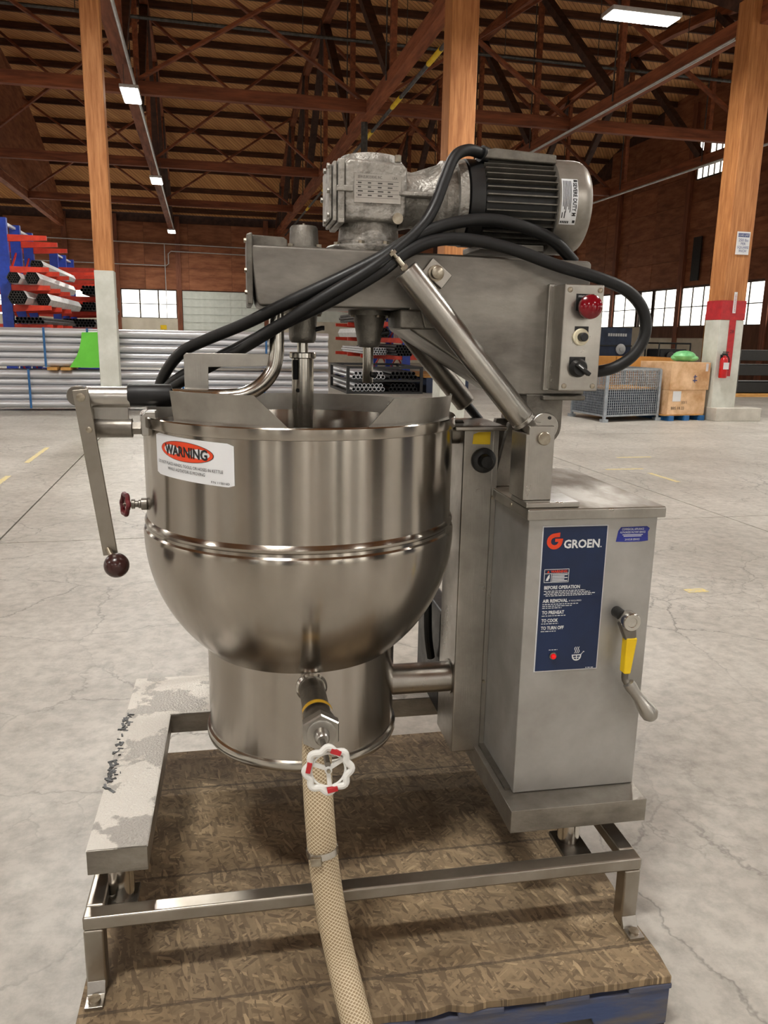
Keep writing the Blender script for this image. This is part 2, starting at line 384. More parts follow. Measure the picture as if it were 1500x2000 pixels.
def floor_material():
    M = bpy.data.materials.new('floor_concrete'); M.use_nodes = True; nt = M.node_tree; N = nt.nodes; L = nt.links; b = N['Principled BSDF']
    ge = N.new('ShaderNodeNewGeometry'); P = ge.outputs['Position']
    def noise(sc, det=6, ro=.6, vec=P):
        n = N.new('ShaderNodeTexNoise'); n.inputs['Scale'].default_value = sc; n.inputs['Detail'].default_value = det; n.inputs['Roughness'].default_value = ro; L.new(vec, n.inputs['Vector']); return n
    def ramp(src, p0, c0, p1, c1):
        r = N.new('ShaderNodeValToRGB'); r.color_ramp.elements[0].position = p0; r.color_ramp.elements[1].position = p1; r.color_ramp.elements[0].color = c0; r.color_ramp.elements[1].color = c1; L.new(src, r.inputs[0]); return r
    base = ramp(noise(.7, 8, .65).outputs[0], .3, lin((166,161,151)), .7, lin((206,202,193)))
    spk = ramp(noise(14, 6, .7).outputs[0], .32, (.68,.68,.67,1), .6, (1,1,1,1))
    m1 = N.new('ShaderNodeMix'); m1.data_type = 'RGBA'; m1.blend_type = 'MULTIPLY'; m1.inputs[0].default_value = 1; L.new(base.outputs[0], m1.inputs[6]); L.new(spk.outputs[0], m1.inputs[7])
    # cracks
    wob = noise(3.5, 5, .7); mm = N.new('ShaderNodeMix'); mm.data_type = 'VECTOR'; mm.inputs[0].default_value = .16; L.new(P, mm.inputs[4]); L.new(wob.outputs[1], mm.inputs[5])
    def crack(sc, w):
        v = N.new('ShaderNodeTexVoronoi'); v.feature = 'DISTANCE_TO_EDGE'; v.inputs['Scale'].default_value = sc; L.new(mm.outputs[1], v.inputs['Vector'])
        return ramp(v.outputs['Distance'], 0, (1,1,1,1), w, (0,0,0,1)).outputs[0]
    ck = N.new('ShaderNodeMath'); ck.operation = 'MAXIMUM'; L.new(crack(1.7, .010), ck.inputs[0])
    c2 = crack(6.5, .03); msk = ramp(noise(1.1, 3).outputs[0], .46, (0,0,0,1), .6, (.8,.8,.8,1)); mk = N.new('ShaderNodeMath'); mk.operation = 'MULTIPLY'; L.new(c2, mk.inputs[0]); L.new(msk.outputs[0], mk.inputs[1]); L.new(mk.outputs[0], ck.inputs[1])
    m3 = ramp(noise(.6, 3).outputs[0], .40, (.2,.2,.2,1), .6, (.85,.85,.85,1)); mk2 = N.new('ShaderNodeMath'); mk2.operation = 'MULTIPLY'; L.new(ck.outputs[0], mk2.inputs[0]); L.new(m3.outputs[0], mk2.inputs[1])
    mf = N.new('ShaderNodeMix'); mf.data_type = 'RGBA'; L.new(mk2.outputs[0], mf.inputs[0]); L.new(m1.outputs[2], mf.inputs[6]); mf.inputs[7].default_value = lin((96,92,85))
    L.new(mf.outputs[2], b.inputs['Base Color'])
    rr = N.new('ShaderNodeMapRange'); rr.inputs['To Min'].default_value = .3; rr.inputs['To Max'].default_value = .6; L.new(noise(2.2, 6).outputs[0], rr.inputs[0]); L.new(rr.outputs[0], b.inputs['Roughness'])
    bu = N.new('ShaderNodeBump'); bu.inputs['Strength'].default_value = .12; bu.inputs['Distance'].default_value = .01; L.new(noise(9, 6).outputs[0], bu.inputs['Height']); L.new(bu.outputs[0], b.inputs['Normal'])
    MAT['floor_concrete'] = M
floor_material()

def deck_material():
    M = bpy.data.materials.new('deck'); M.use_nodes = True; nt = M.node_tree; N = nt.nodes; L = nt.links; b = N['Principled BSDF']
    tc = N.new('ShaderNodeTexCoord'); mp = N.new('ShaderNodeMapping'); mp.inputs['Rotation'].default_value = (0, 0, R(38)); L.new(tc.outputs['Object'], mp.inputs[0])
    wv = N.new('ShaderNodeTexWave'); wv.wave_type = 'BANDS'; wv.inputs['Scale'].default_value = 2.2; wv.inputs['Distortion'].default_value = .2; L.new(mp.outputs[0], wv.inputs['Vector'])
    m2 = N.new('ShaderNodeMapping'); m2.inputs['Scale'].default_value = (7, .5, 1); L.new(mp.outputs[0], m2.inputs[0])
    nz = N.new('ShaderNodeTexNoise'); nz.inputs['Scale'].default_value = 1; nz.inputs['Detail'].default_value = 5; L.new(m2.outputs[0], nz.inputs['Vector'])
    rp = N.new('ShaderNodeValToRGB'); rp.color_ramp.elements[0].position = .3; rp.color_ramp.elements[1].position = .7; rp.color_ramp.elements[0].color = lin((184,126,78)); rp.color_ramp.elements[1].color = lin((224,168,108)); L.new(nz.outputs[0], rp.inputs[0])
    r2 = N.new('ShaderNodeValToRGB'); r2.color_ramp.elements[0].position = .02; r2.color_ramp.elements[1].position = .14; r2.color_ramp.elements[0].color = (.5,.46,.42,1); r2.color_ramp.elements[1].color = (1,1,1,1); L.new(wv.outputs[1], r2.inputs[0])
    mu = N.new('ShaderNodeMix'); mu.data_type = 'RGBA'; mu.blend_type = 'MULTIPLY'; mu.inputs[0].default_value = 1; L.new(rp.outputs[0], mu.inputs[6]); L.new(r2.outputs[0], mu.inputs[7])
    L.new(mu.outputs[2], b.inputs['Base Color']); b.inputs['Roughness'].default_value = .8
    MAT['deck'] = M
deck_material()
# ================================================================== BUILDING (frame 'b')
XL, XR, YF_, YB = -20.0, 22.0, -20.6, 48.5
COLY = 13.95
BAYS = ((31.2, 17.25), (-3.3, 17.25))
def roof(y):
    for c, h in BAYS:
        if c-h <= y <= c+h: return 7.7+4.55*(1-abs((y-c)/h)**2.6)
    return 7.7
# ---- floor: cast slabs with joints
fl = thing('floor', (0, 0, 0), kind='structure', frame='b')
box(XL-.3, XR+.3, YF_-.3, YB+.3, -.3, -.125).build('subfloor', 'galv_dark', fl)
xs = [-20, -13.5, -7.5, -1.5, 4.5, 10.5, 16.3, 22]; ys = [-20.6, -12.05, -6.05, -.05, 5.95, 11.95, 17.95, 23.95, 29.95, 35.95, 41.95, 48.5]
shared = {}
for i in range(len(xs)-1):
    for j in range(len(ys)-1):
        sx, sy = xs[i+1]-xs[i]-.014, ys[j+1]-ys[j]-.014; c = ((xs[i]+xs[i+1])/2, (ys[j]+ys[j+1])/2, 0)
        k = (round(sx, 3), round(sy, 3))
        if k not in shared:
            shared[k] = box(c[0]-sx/2, c[0]+sx/2, c[1]-sy/2, c[1]+sy/2, -.12, 0).build('slab', 'floor_concrete', fl, org=c, flat=True)
        else: inst(shared[k], 'slab', c, fl)
# faded yellow paint marks
for i, (x, y, sx, sy) in enumerate(((-2.05, 10.4, .06, 1.3), (-2.05, 8.4, .06, .9), (4.95, 8.5, .5, .06), (5.1, 7.9, .06, .6), (2.95, 4.1, .14, .07), (5.6, 9.4, .5, .06))):
    box(x-sx/2, x+sx/2, y-sy/2, y+sy/2, .0, .0015).build('paint_mark', 'floor_yellow' if 'floor_yellow' in MAT else 'brass_tag', fl)
# ---- roof deck + purlins
ce = thing('ceiling', (0, 14, 7.7), kind='structure', frame='b')
m = MB(); NY = 120; pts = []
for k in range(NY+1):
    y = YF_ + (YB-YF_)*k/NY; pts.append((y, roof(y)+.42))
vs = []; fs = []
for (y, z) in pts: vs += [(XL-.3, y, z), (XR+.3, y, z), (XL-.3, y, z+.08), (XR+.3, y, z+.08)]
for k in range(NY):
    a = k*4; b_ = a+4; fs += [(a, a+1, b_+1, b_), (a+2, b_+2, b_+3, a+3)]
m.add(vs, fs).build('roof_deck', 'deck', ce)
pur = None
for c, h in BAYS:
    y = c-h+.5
    while y < c+h-.3:
        dz = (roof(y+.05)-roof(y-.05))/.1
        loc = (1, y, roof(y)+.2)
        if pur is None: pur = box(XL, XR, y-.05, y+.05, loc[2]-.02, loc[2]+.24).build('purlin', 'wood_purlin', ce, org=loc)
        else: inst(pur, 'purlin', loc, ce)
        y += 1.6/math.sqrt(1+dz*dz)
# ---- walls
def wall_panels(wall, mk, name='plywood_panel'):
    pass
wb = thing('wall_back', (1, YB, 0), kind='structure', frame='b')
box(XL, XR, YB+.06, YB+.25, 0, 12.6).build('sheathing', 'wood_dark', wb)
box(XL, -1.2, YB-.12, YB+.06, 0, 2.38).build('lower_wall', 'cream_wall', wb)
box(3.95, 15.8, YB-.06, YB+.06, 0, 3.98).build('white_partition', 'door_slat', wb)
box(3.75, XR, YB-.12, YB+.06, 0, 2.38).build('lower_wall', 'cream_wall', wb)
pp = None
def panels(wall, cells, axis):
    """cells: (u0,u1,z0,z1); axis x: panel on wall_back plane, y: on wall_right"""
    cache = {}
    for (u0, u1, z0, z1, off) in cells:
        k = (round(u1-u0, 2), round(z1-z0, 2))
        if axis == 'x': loc = ((u0+u1)/2, off, (z0+z1)/2); a = (u0+.006, u1-.006, off-.012, off+.012, z0+.006, z1-.006)
        else: loc = (off, (u0+u1)/2, (z0+z1)/2); a = (off-.012, off+.012, u0+.006, u1-.006, z0+.006, z1-.006)
        if k not in cache: cache[k] = box(*a).build('plywood_panel', 'plywood', wall, org=loc)
        else: inst(cache[k], 'plywood_panel', loc, wall)
cells = []
x = -10.4
while x < 12.6:
    for z in (4.0, 5.22, 6.44): cells.append((x, x+2.44, z, z+1.22, YB+.04-random.random()*.01))
    x += 2.44
panels(wb, cells, 'x')
for px_ in (-13.4, -7.3, -4.62, -1.22, 3.78, 9.9): box(px_-.14, px_+.14, YB-.2, YB+.02, 0, 8).build('post', 'rust_post', wb)
# windows on back wall: units of frame + panes
wi = [0]
def window(x0, x1, z0, z1, off, axis, nx, nz, parent=None):
    wi[0] += 1
    loc = ((x0+x1)/2, off, z0) if axis == 'x' else (off, (x0+x1)/2, z0)
    t = thing('window_%d' % wi[0], loc, kind='structure', frame='b')
    f = MB(); MW = .04 if axis == 'x' else .03
    def bx(u0, u1, a0, a1, d0, d1):
        if axis == 'x': f.box(u0, u1, off+d0, off+d1, a0, a1)
        else: f.box(off+d0, off+d1, u0, u1, a0, a1)
    for i in range(nx+1):
        u = x0+(x1-x0)*i/nx; bx(u-MW, u+MW, z0, z1, -.05, .05)
    for j in range(nz+1):
        z = z0+(z1-z0)*j/nz; bx(x0, x1, z-.022, z+.022, -.045, .045)
    f.build('window_frame', 'mullion', t)
    pane = None
    for i in range(nx):
        for j in range(nz):
            u0, u1 = x0+(x1-x0)*i/nx+.025, x0+(x1-x0)*(i+1)/nx-.025; a0, a1 = z0+(z1-z0)*j/nz+.022, z0+(z1-z0)*(j+1)/nz-.022
            c = ((u0+u1)/2, off, (a0+a1)/2) if axis == 'x' else (off, (u0+u1)/2, (a0+a1)/2)
            if pane is None:
                q = MB(); (q.box(u0, u1, off-.01, off+.01, a0, a1) if axis == 'x' else q.box(off-.01, off+.01, u0, u1, a0, a1)); pane = q.build('pane', 'pane', t, org=c)
            else: inst(pane, 'pane', c, t)
    return t
for (a, b_, n) in ((-13.2, -7.5, 6), (-7.1, -4.78, 2), (-4.45, -1.38, 3)): window(a, b_, 2.4, 3.95, YB-.02, 'x', n, 2)
for (a, b_, n) in ((16.2, 21.5, 4),): window(a, b_, 2.4, 3.95, YB-.02, 'x', n, 2)
# roll-up sectional door
d1 = thing('door_1', (1.3, YB-.1, 0), kind='structure', frame='b')
for k in range(9):
    z = .02+k*.437; o = box(-1.05, 3.62, YB-.1, YB-.04, z, z+.425).build('door_section', 'door_slat', d1, bev=.008)
    mm_ = MB()
    for q in range(8): mm_.box(-1.02+q*.655, -.96+q*.655, YB-.13, YB-.1, z, z+.42)
    mm_.box(-1.05, 3.62, YB-.125, YB-.1, z+.38, z+.425)
    mm_.build('stiffener', 'door_slat', o)
# yellow sign and clutter by the back wall
box(-2.35, -2.0, YB-.16, YB-.14, 1.75, 2.0).build('wall_sign', 'yellow', label='small yellow sign on the white lower wall below the back windows', cat='sign', frame='b')
# conduits on back wall
def pipe_thing(name, pts, r, m_, label, cat, **k):
    return MB().tube(pts, r, n=10).build(name, m_, label=label, cat=cat, frame='b', **k)
pipe_thing('wall_conduit', [(-11, YB-.22, 6.6), (5, YB-.22, 6.42)], .035, 'lamp_body', 'long grey conduit running along the top of the back plywood wall', 'conduit')
pipe_thing('wall_conduit', [(-11, YB-.25, 5.35), (-1.9, YB-.25, 5.3), (-1.75, YB-.25, 5.4), (-1.75, YB-.25, 5.95), (-1.6, YB-.25, 6.1), (5, YB-.25, 6.02)], .03, 'lamp_body', 'grey conduit stepping up over the post beside the roll-up door', 'conduit')
pipe_thing('wall_conduit', [(-1.95, YB-.2, 6.5), (-1.95, YB-.2, 2.4)], .025, 'lamp_body', 'vertical white conduit dropping past the back windows', 'conduit')
# ---- right wall
wr = thing('wall_right', (XR, 14, 0), kind='structure', frame='b')
box(XR+.06, XR+.25, YF_, YB, 0, 12.8).build('sheathing', 'wood_dark', wr)
box(XR-.1, XR+.06, 36.2, YB, 0, 2.28).build('lower_wall', 'cream_wall', wr)
box(XR-.1, XR+.06, YF_, 25.5, 0, 2.28).build('lower_wall', 'cream_wall', wr)
box(XR-.1, XR+.06, 31.6, 36.2, 0, 1.75).build('lower_wall', 'cream_wall', wr)
box(XR-.12, XR+.06, 31.6, 36.2, 1.75, 2.28).build('timber_header', 'brown_wall', wr)
box(XR-.08, XR+.06, 25.5, 31.6, 0, 2.28).build('brown_boarding', 'brown_wall', wr)
cells = []
y = 19.8
while y < 47:
    for k in range(7):
        z = 4.1+k*1.22
        if z+1.0 < roof(min(max(y+1.2, 14.5), 48))+.5: cells.append((y, y+2.44, z, z+1.22, XR+.03-random.random()*.02))
    y += 2.44
panels(wr, cells, 'y')
for py in (45.5, 40.4, 34.1, 31.2, 28.0, 24.5, 21, 17.5, 14): box(XR-.16, XR+.04, py-.16, py+.16, 0, min(roof(py), 12)).build('post', 'rust_post', wr)
for (a, b_, n) in ((42.3, 45.3, 3), (40.6, 41.95, 1), (37.9, 40.2, 2), (36.42, 37.5, 1), (34.3, 36.22, 2), (31.4, 33.9, 3), (28.2, 31.0, 3), (24.7, 27.8, 3), (21.2, 24.3, 3), (17.7, 20.8, 3), (10, 13.8, 4), (4, 9, 4), (-4, 2, 4), (-12, -6, 4)):
    window(a, b_, 2.3, 4.02, XR-.03, 'y', n, 2)
window(30.7, 33.6, 8.7, 10.35, XR-.06, 'y', 7, 2)
box(XR-.14, XR-.09, 32.7, 33.3, 4.3, 6.2).build('wall_louvre', 'black', label='dark narrow vent panel on the right plywood wall above the windows', cat='vent', frame='b')
# ---- left wall / front wall (behind the camera)
wl = thing('wall_left', (XL, 14, 0), kind='structure', frame='b')
box(XL-.25, XL-.02, YF_, YB, 0, 12.8).build('sheathing', 'plywood', wl)
box(XL-.02, XL+.08, YF_, YB, 0, 2.3).build('lower_wall', 'cream_wall', wl)
for (a, b_) in ((-14, -8), (-6, 0), (2, 8), (10, 16), (18, 24), (26, 32)): window(a, b_, 2.3, 4.0, XL+.03, 'y', 4, 2)
wf = thing('wall_front', (1, YF_, 0), kind='structure', frame='b')
box(XL, XR, YF_-.25, YF_-.02, 0, 12.6).build('sheathing', 'plywood', wf)
box(XL, XR, YF_-.02, YF_+.06, 0, .28).build('lower_wall', 'cream_wall', wf)
for (a, b_, z0_) in ((-17, -13, .3), (-11, -7.6, .3), (-1.9, -.4, .3), (1.0, 1.9, .3), (6, 8.2, .3), (9.4, 12, .3), (14, 18, .3)): window(a, b_, z0_, 5.6, YF_+.04, 'x', 4, 5)  # tall glowing panes, added out of view for bright bands in the kettle's reflection
for n_, (a, b_) in enumerate(((-5.2, -2.4), (2.2, 5.2))):
    dd = thing('door_%d' % (n_+2), ((a+b_)/2, YF_+.1, 0), kind='structure', frame='b')
    for k in range(9): box(a, b_, YF_+.06, YF_+.12, .02+k*.437, .445+k*.437).build('door_section', 'door_slat', dd, bev=.008)
# ---- columns
def column(x, w_, d_, zp, label, band=False):
    t = thing('timber_column', (x, COLY+d_/2, 0), label, 'column', frame='b')
    o = box(x-w_/2, x+w_/2, COLY, COLY+d_, 0, 7.7).build('post', 'post_wood', t, bev=.015)
    e = .008
    box(x-w_/2-e, x+w_/2+e, COLY-e, COLY+d_+e, 0, zp).build('white_paint_sleeve', 'post_paint', t, bev=.01)
    return t
column(-1.53, .29, .3, 2.49, 'slim timber column with white painted foot beside the pipe stack')
column(4.47, .48, .45, 2.45, 'thick timber column rising behind the mixer motor')
cr = column(10.18, .52, .46, 1.97, 'timber column with red band, load sign and fire extinguisher')
for xx in (-7.4, 16.2): column(xx, .45, .45, 2.4, 'timber column at the %s end of the column row' % ('sheathed truss' if xx < 0 else 'window wall'))
e = .012
box(10.18-.26-e, 10.18+.26+e, COLY-e, COLY+.46+e, 1.975, 2.34).build('red_band', 'red_paint', cr)
box(10.12, 10.26, COLY-.02, COLY-.008, .88, 1.975).build('red_stripe', 'red_paint', cr)
sg = box(10.08, 10.36, COLY-.02, COLY-.004, 3.2, 3.62).build('load_sign', 'label_white', cr)
fy = COLY-.023
def bt(cx, z): return lambda a, b_: (cx+a, fy, z+b_)
box(10.1, 10.34, fy+.001, fy+.003, 3.52, 3.59).build('blue_header', 'ink_blue', sg)
tx = MB(); 
for s_, zz, h_ in (('250 lbs', 3.44, .055), ('PER', 3.375, .05), ('SQUARE', 3.31, .05), ('INCH', 3.245, .05)): tx.text(s_, h_*1.35, bt(10.22, zz), 'CENTER')
tx.build('lettering', 'ink_blue', sg, flat=True)
MB().text('LOAD LIMIT', .062, lambda a, b_: (10.22+a, fy-.002, 3.533+b_), 'CENTER', width=.22).build('lettering', 'ink_white', sg, flat=True)
bar = box(10.155, 10.215, COLY-.03, COLY-.015, 2.1, 2.5).build('extinguisher_sign', 'label_white', cr)
MB().text('EXTINGUISHER', .05, lambda a, b_: (10.17+.03-b_*.9+.0, COLY-.033, 2.13+a), 'LEFT', width=.33).build('lettering', 'red_paint', bar, flat=True)
MB().text('28', .09, lambda a, b_: (10.19+a, COLY-.024, 1.72+b_), 'CENTER').build('bay_number', 'ink', cr, flat=True)
pd = box(9.9, 10.92, COLY-.22, COLY+.75, 0, .26).build('column_plinth', 'concrete', label='low concrete plinth under the red-banded column', cat='plinth', frame='b', bev=.01)
# rest of the column stands on the plinth: lift nothing, the column passes through the plinth
ex = thing('fire_extinguisher', (10.03, COLY-.1, .85), 'red fire extinguisher hung on the red-striped column', 'extinguisher', frame='b')
MB().turn((10.03, COLY-.1, .85), (0,0,1), [(.07, 0), (.078, .02), (.078, .33), (.06, .38), (.025, .41), (.025, .44)], n=20).build('cylinder', 'ext_red', ex)
MB().box(10.0, 10.06, COLY-.16, COLY-.06, 1.29, 1.33).box(10.01, 10.05, COLY-.2, COLY-.06, 1.34, 1.36).build('handle', 'black', ex)
MB().tube([(10.06, COLY-.1, 1.3), (10.13, COLY-.11, 1.22), (10.12, COLY-.12, 1.0)], .012, n=8, smooth=4).build('hose', 'black_rubber', ex)
MB().box(9.97, 10.09, COLY-.183, COLY-.178, 1.02, 1.15).build('paper_tag', 'label_white', ex)
box(10.0, 10.06, COLY-.03, COLY-.01, .95, 1.3).build('bracket', 'black', ex)
# ---- trusses
NODES = [14.1, 19.4, 24.5, 29.7, 34.9, 40.0, 45.0, 48.3]
def truss(x, label, c, h, sheath=False):
    y0, y1 = c-h, c+h
    t = thing('roof_truss', (x, y0, 7.2), label, 'roof truss', group='bowstring roof trusses', frame='b')
    box(x-.13, x+.13, y0, y1, 7.2, 7.5).build('bottom_chord', 'wood_beam', t, bev=.01)
    N_ = 16; ys_ = [y0+(y1-y0)*i/N_ for i in range(N_+1)]
    m = MB(); v = []; f = []
    for y in ys_:
        z = roof(min(max(y, y0+.01), y1-.01)); v += [(x-.12, y, z-.28), (x+.12, y, z-.28), (x+.12, y, z), (x-.12, y, z)]
    for i in range(N_):
        a = i*4
        for k in range(4): f.append((a+k, a+(k+1) % 4, a+4+(k+1) % 4, a+4+k))
    m.add(v, f).build('top_chord', 'wood_beam', t)
    nd = [y0+(n-14.1)*(y1-y0)/(48.3-14.1) for n in NODES]
    for i in range(len(nd)-1):
        a, b_ = nd[i], nd[i+1]
        if (a+b_)/2 < c: p, q = (x, a+.25, 7.5), (x, b_, roof(b_)-.25)
        else: p, q = (x, b_-.25, 7.5), (x, a, roof(a)-.25)
        if abs(q[2]-p[2]) > .35: MB().beam(p, q, .2, .24, up=(1,0,0)).build('web', 'wood_dark', t)
    for n in nd[1:-1]:
        MB().cyl((x-.16, n, 7.3), (x-.16, n, roof(n)-.1), .018, n=6).build('tie_rod', 'galv_dark', t)
        MB().beam((x+.0, n, 7.45), (x+.0, n, roof(n)-.2), .14, .14, up=(1,0,0)).build('web_post', 'wood_beam', t)
    if sheath:
        m = MB(); v = []; f = []
        for y in ys_:
            z = roof(min(max(y, y0+.01), y1-.01)); v += [(x+.14, y, 7.5), (x+.14, y, z), (x+.18, y, z), (x+.18, y, 7.5)]
        for i in range(N_):
            a = i*4
            for k in range(4): f.append((a+k, a+(k+1) % 4, a+4+(k+1) % 4, a+4+k))
        m.add(v, f).build('plywood_curtain', 'plywood', t)
    return t
TX = ((-7.4, 'bowstring roof truss sheathed with a plywood curtain'), (-1.53, 'bowstring roof truss carrying the row of hanging lights'), (4.47, 'bowstring roof truss with a yellow-banded pipe beside its bottom chord'), (10.2, 'bowstring roof truss resting on the red-banded column'), (16.2, 'bowstring roof truss next to the right window wall'))
for x, lb in TX: truss(x, lb, *BAYS[0], sheath=(x < -7))
for x, lb in TX: truss(x, 'bowstring roof truss of the bay over the mixer', *BAYS[1])
TN = ('plywood-sheathed truss', 'light-row truss', 'middle truss', 'red-column truss', 'window-wall truss')
# struts + sway bracing
for y in (21.8, 30.6, 39.2):
    for i in range(len(TX)-1):
        x0, x1 = TX[i][0], TX[i+1][0]
        t = thing('sway_brace', ((x0+x1)/2, y, 7.2), 'crossed timber brace between %s and %s, %s from the back wall' % (TN[i], TN[i+1], {21.8: 'third', 30.6: 'second', 39.2: 'first'}[y]), 'brace', group='sway braces between the roof trusses', frame='b')
        box(x0+.13, x1-.13, y-.1, y+.1, 7.22, 7.52).build('strut', 'wood_beam_x', t, bev=.01)
        zt = roof(y)-.3
        MB().beam((x0+.13, y-.06, 7.5), (x1-.13, y-.06, zt), .07, .16, up=(0,1,0)).build('diagonal', 'wood_beam_x', t)
        MB().beam((x0+.13, y+.06, zt), (x1-.13, y+.06, 7.5), .07, .16, up=(0,1,0)).build('diagonal', 'wood_beam_x', t)
# sprinkler pipe across, with hangers
t = thing('sprinkler_pipe', (4, 24.2, 9.75), 'thin dark sprinkler pipe hung across under the roof', 'pipe', frame='b')
MB().tube([(-7, 24.2, 9.78), (21, 24.2, 9.66)], .05, n=8).build('pipe', 'galv_dark', t)
for x in range(-6, 21, 3): MB().cyl((x, 24.2, 9.75), (x, 24.2, roof(24.2)+.2), .012, n=5).build('hanger', 'galv_dark', t)
# gas pipe with yellow markers beside the middle truss
t = thing('gas_pipe', (4.85, 30, 7.3), 'grey pipe with yellow marker bands along the middle truss', 'pipe', frame='b')
MB().tube([(4.78, 14.4, 7.1), (4.78, 47, 7.1)], .045, n=8).build('pipe', 'galv_dark', t)
for y in (16.9, 20.2, 23.5, 27.5, 32, 37): MB().cyl((4.78, y-.45, 7.1), (4.78, y+.45, 7.1), .055, n=10).build('yellow_band', 'yellow', t)
MB().cyl((4.47, 22.6, 7.2), (4.47, 22.6, 5.2), .09, n=10).build('vent_pipe', 'galv_dark', label='short grey vent pipe hanging below the middle truss', cat='pipe', frame='b')
for x, y0, y1, lb in ((16.0, 20, 47, 'grey conduit along the bottom of the truss by the window wall'), (10.0, 14.5, 30, 'pale conduit along the bottom of the right column truss'), (-1.35, 14.3, 47.5, 'pale conduit feeding the row of hanging lights')):
    pipe_thing('truss_conduit', [(x, y0, 7.14), (x, y1, 7.14)], .035, 'lamp_body', lb, 'conduit')
# ---- light fixtures
def fixture(x, y, z, label, group=None, w_=1.2, turned=False):
    t = thing('high_bay_light', (x, y, z), label, 'light fixture', group, frame='b')
    a, b_ = (w_/2, .2) if not turned else (.2, w_/2)
    box(x-a, x+a, y-b_, y+b_, z+.03, z+.1).build('housing', 'lamp_body', t, bev=.01)
    box(x-a+.03, x+a-.03, y-b_+.03, y+b_-.03, z+.015, z+.03).build('lens', 'lens', t)
    for s_ in (-1, 1): MB().cyl((x+s_*a*.7, y, z+.1), (x+s_*a*.7, y, 7.2 if abs(x+1.4) < .3 else roof(y)+.1), .006, n=5).build('hanger_cable', 'galv_dark', t)
    ld = bpy.data.lights.new('lamp', 'AREA'); ld.shape = 'RECTANGLE'; ld.size = 2*a-.06; ld.size_y = 2*b_-.06; ld.energy = LAMP_W; ld.color = (1.0, .97, .91)
    lo = bpy.data.objects.new('lamp', ld); COL.objects.link(lo); lo.parent = t; lo.location = (0, 0, .005)
    return t
for y, nm in ((19.5, 'closest to the slim timber column'), (29.5, 'halfway along the truss'), (43.3, 'closest to the back wall')): fixture(-1.36, y, 6.55, 'high bay light of the hanging row, '+nm, 'high bay lights in the hanging row', turned=True)
fixture(6.95, 12.6, 6.5, 'large bright high bay light between the middle and right columns')
BH = 'white high bay light of the bay over the mixer'
for x, yy in ((-1.36, (9.5, -.5, -10.5)), (6.95, (2.6, -7.4, -17)), (15.3, (12.6, 2.6, -7.4)), (-9.7, (9.5, -.5, -10.5))):
    for y in yy: fixture(x, y, 6.5, BH, 'high bay lights of the bay over the mixer')
for x, y in ((-13, 20), (-13, 32), (18.6, 14), (-13, 42)):
    fixture(x, y, 6.5, 'white high bay light out beyond the outer trusses', 'high bay lights beyond the outer trusses', turned=True)
# ================================================================== STORED GOODS
# ---- galvanised pipe stack
PD = .158; PX0, PX1 = -5.6, 2.52
src = None
def pipe_row(n, y0, z, lab, grp, x0, x1):
    global src
    for i in range(n):
        y = y0+i*PD
        if src is None:
            src = MB().pipe((x0, y, z), (x1, y, z), PD/2-.002, PD/2-.009, n=20).build('galvanised_pipe', 'galv', label=lab, cat='pipe', group=grp, frame='b')
            src['o'] = 0; del src['o']
        else:
            d = dup(src, ((x0+x1)/2, y, z-PD/2+.002), label=lab, group=grp)
for bnd, zb, lab in ((0, .06, 'long galvanised pipe in the lower strapped bundle'), (1, .846, 'long galvanised pipe in the upper strapped bundle')):
    for k in range(5):
        pipe_row(4 if k % 2 == 0 else 3, 16.33+(k % 2)*PD/2, zb+PD/2+k*PD*.9, lab.replace('in the', 'in the %s layer of the' % ('bottom', 'second', 'middle', 'fourth', 'top')[k]), 'pipes in the %s layer of the %s bundle' % (('bottom', 'second', 'middle', 'fourth', 'top')[k], 'upper' if bnd else 'lower'), PX0, PX1)
    y0, y1, z0, z1 = 16.246, 16.887, zb-.004, zb+PD+4*PD*.9+.006
    for x in ((-3.25, 1.2, -.4) if bnd == 0 else (-2.93, 1.25, -2.15)):
        m = MB().box(x-.02, x+.02, y0-.006, y0, z0, z1).box(x-.02, x+.02, y0-.006, y1, z1, z1+.004).box(x-.02, x+.02, y1, y1+.006, z0, z1)
        m.build('strap', 'strap', label='blue strap around the %s pipe bundle, %s' % ('upper' if bnd else 'lower', {-3.25: 'past the timber spacers', 1.2: 'towards the tube crate', -.4: 'next after the slim column', -2.93: 'just above the timber spacers', 1.25: 'towards the tube crate', -2.15: 'behind the green sheet'}[x]), cat='strap', group='blue straps on the pipe bundles', frame='b')
for k, (x, dx) in enumerate(((-2.79, 0), (-2.55, 0), (-5, 0), (1.95, 0))):
    box(x-.09, x+.09, 16.05 if k < 2 else 16.25, 17.0, .79, .843).build('dunnage_block', 'lumber', label='short timber spacer between the two pipe bundles', cat='timber block', group='timber spacers between the pipe bundles', frame='b')
for x in (-5, -2, .5, 2.1): box(x-.05, x+.05, 16.3, 17.0, 0, .06).build('dunnage_block', 'black', label='dark floor bearer under the pipe stack', cat='timber block', group='bearers under the pipe stack', frame='b')
gp = [(-2.24, 1.5), (-1.6, 1.52), (-1.6, .84), (-2.5, .84), (-2.44, .93), (-2.36, 1.05), (-2.3, 1.2), (-2.26, 1.36)]
MB().prism(gp, lambda a, b_: (a, 16.19, b_), (0, .03, 0)).build('green_sheet', 'green_sheet', label='bright green plastic sheet leaning on the pipe stack behind the column', cat='sheet', frame='b')
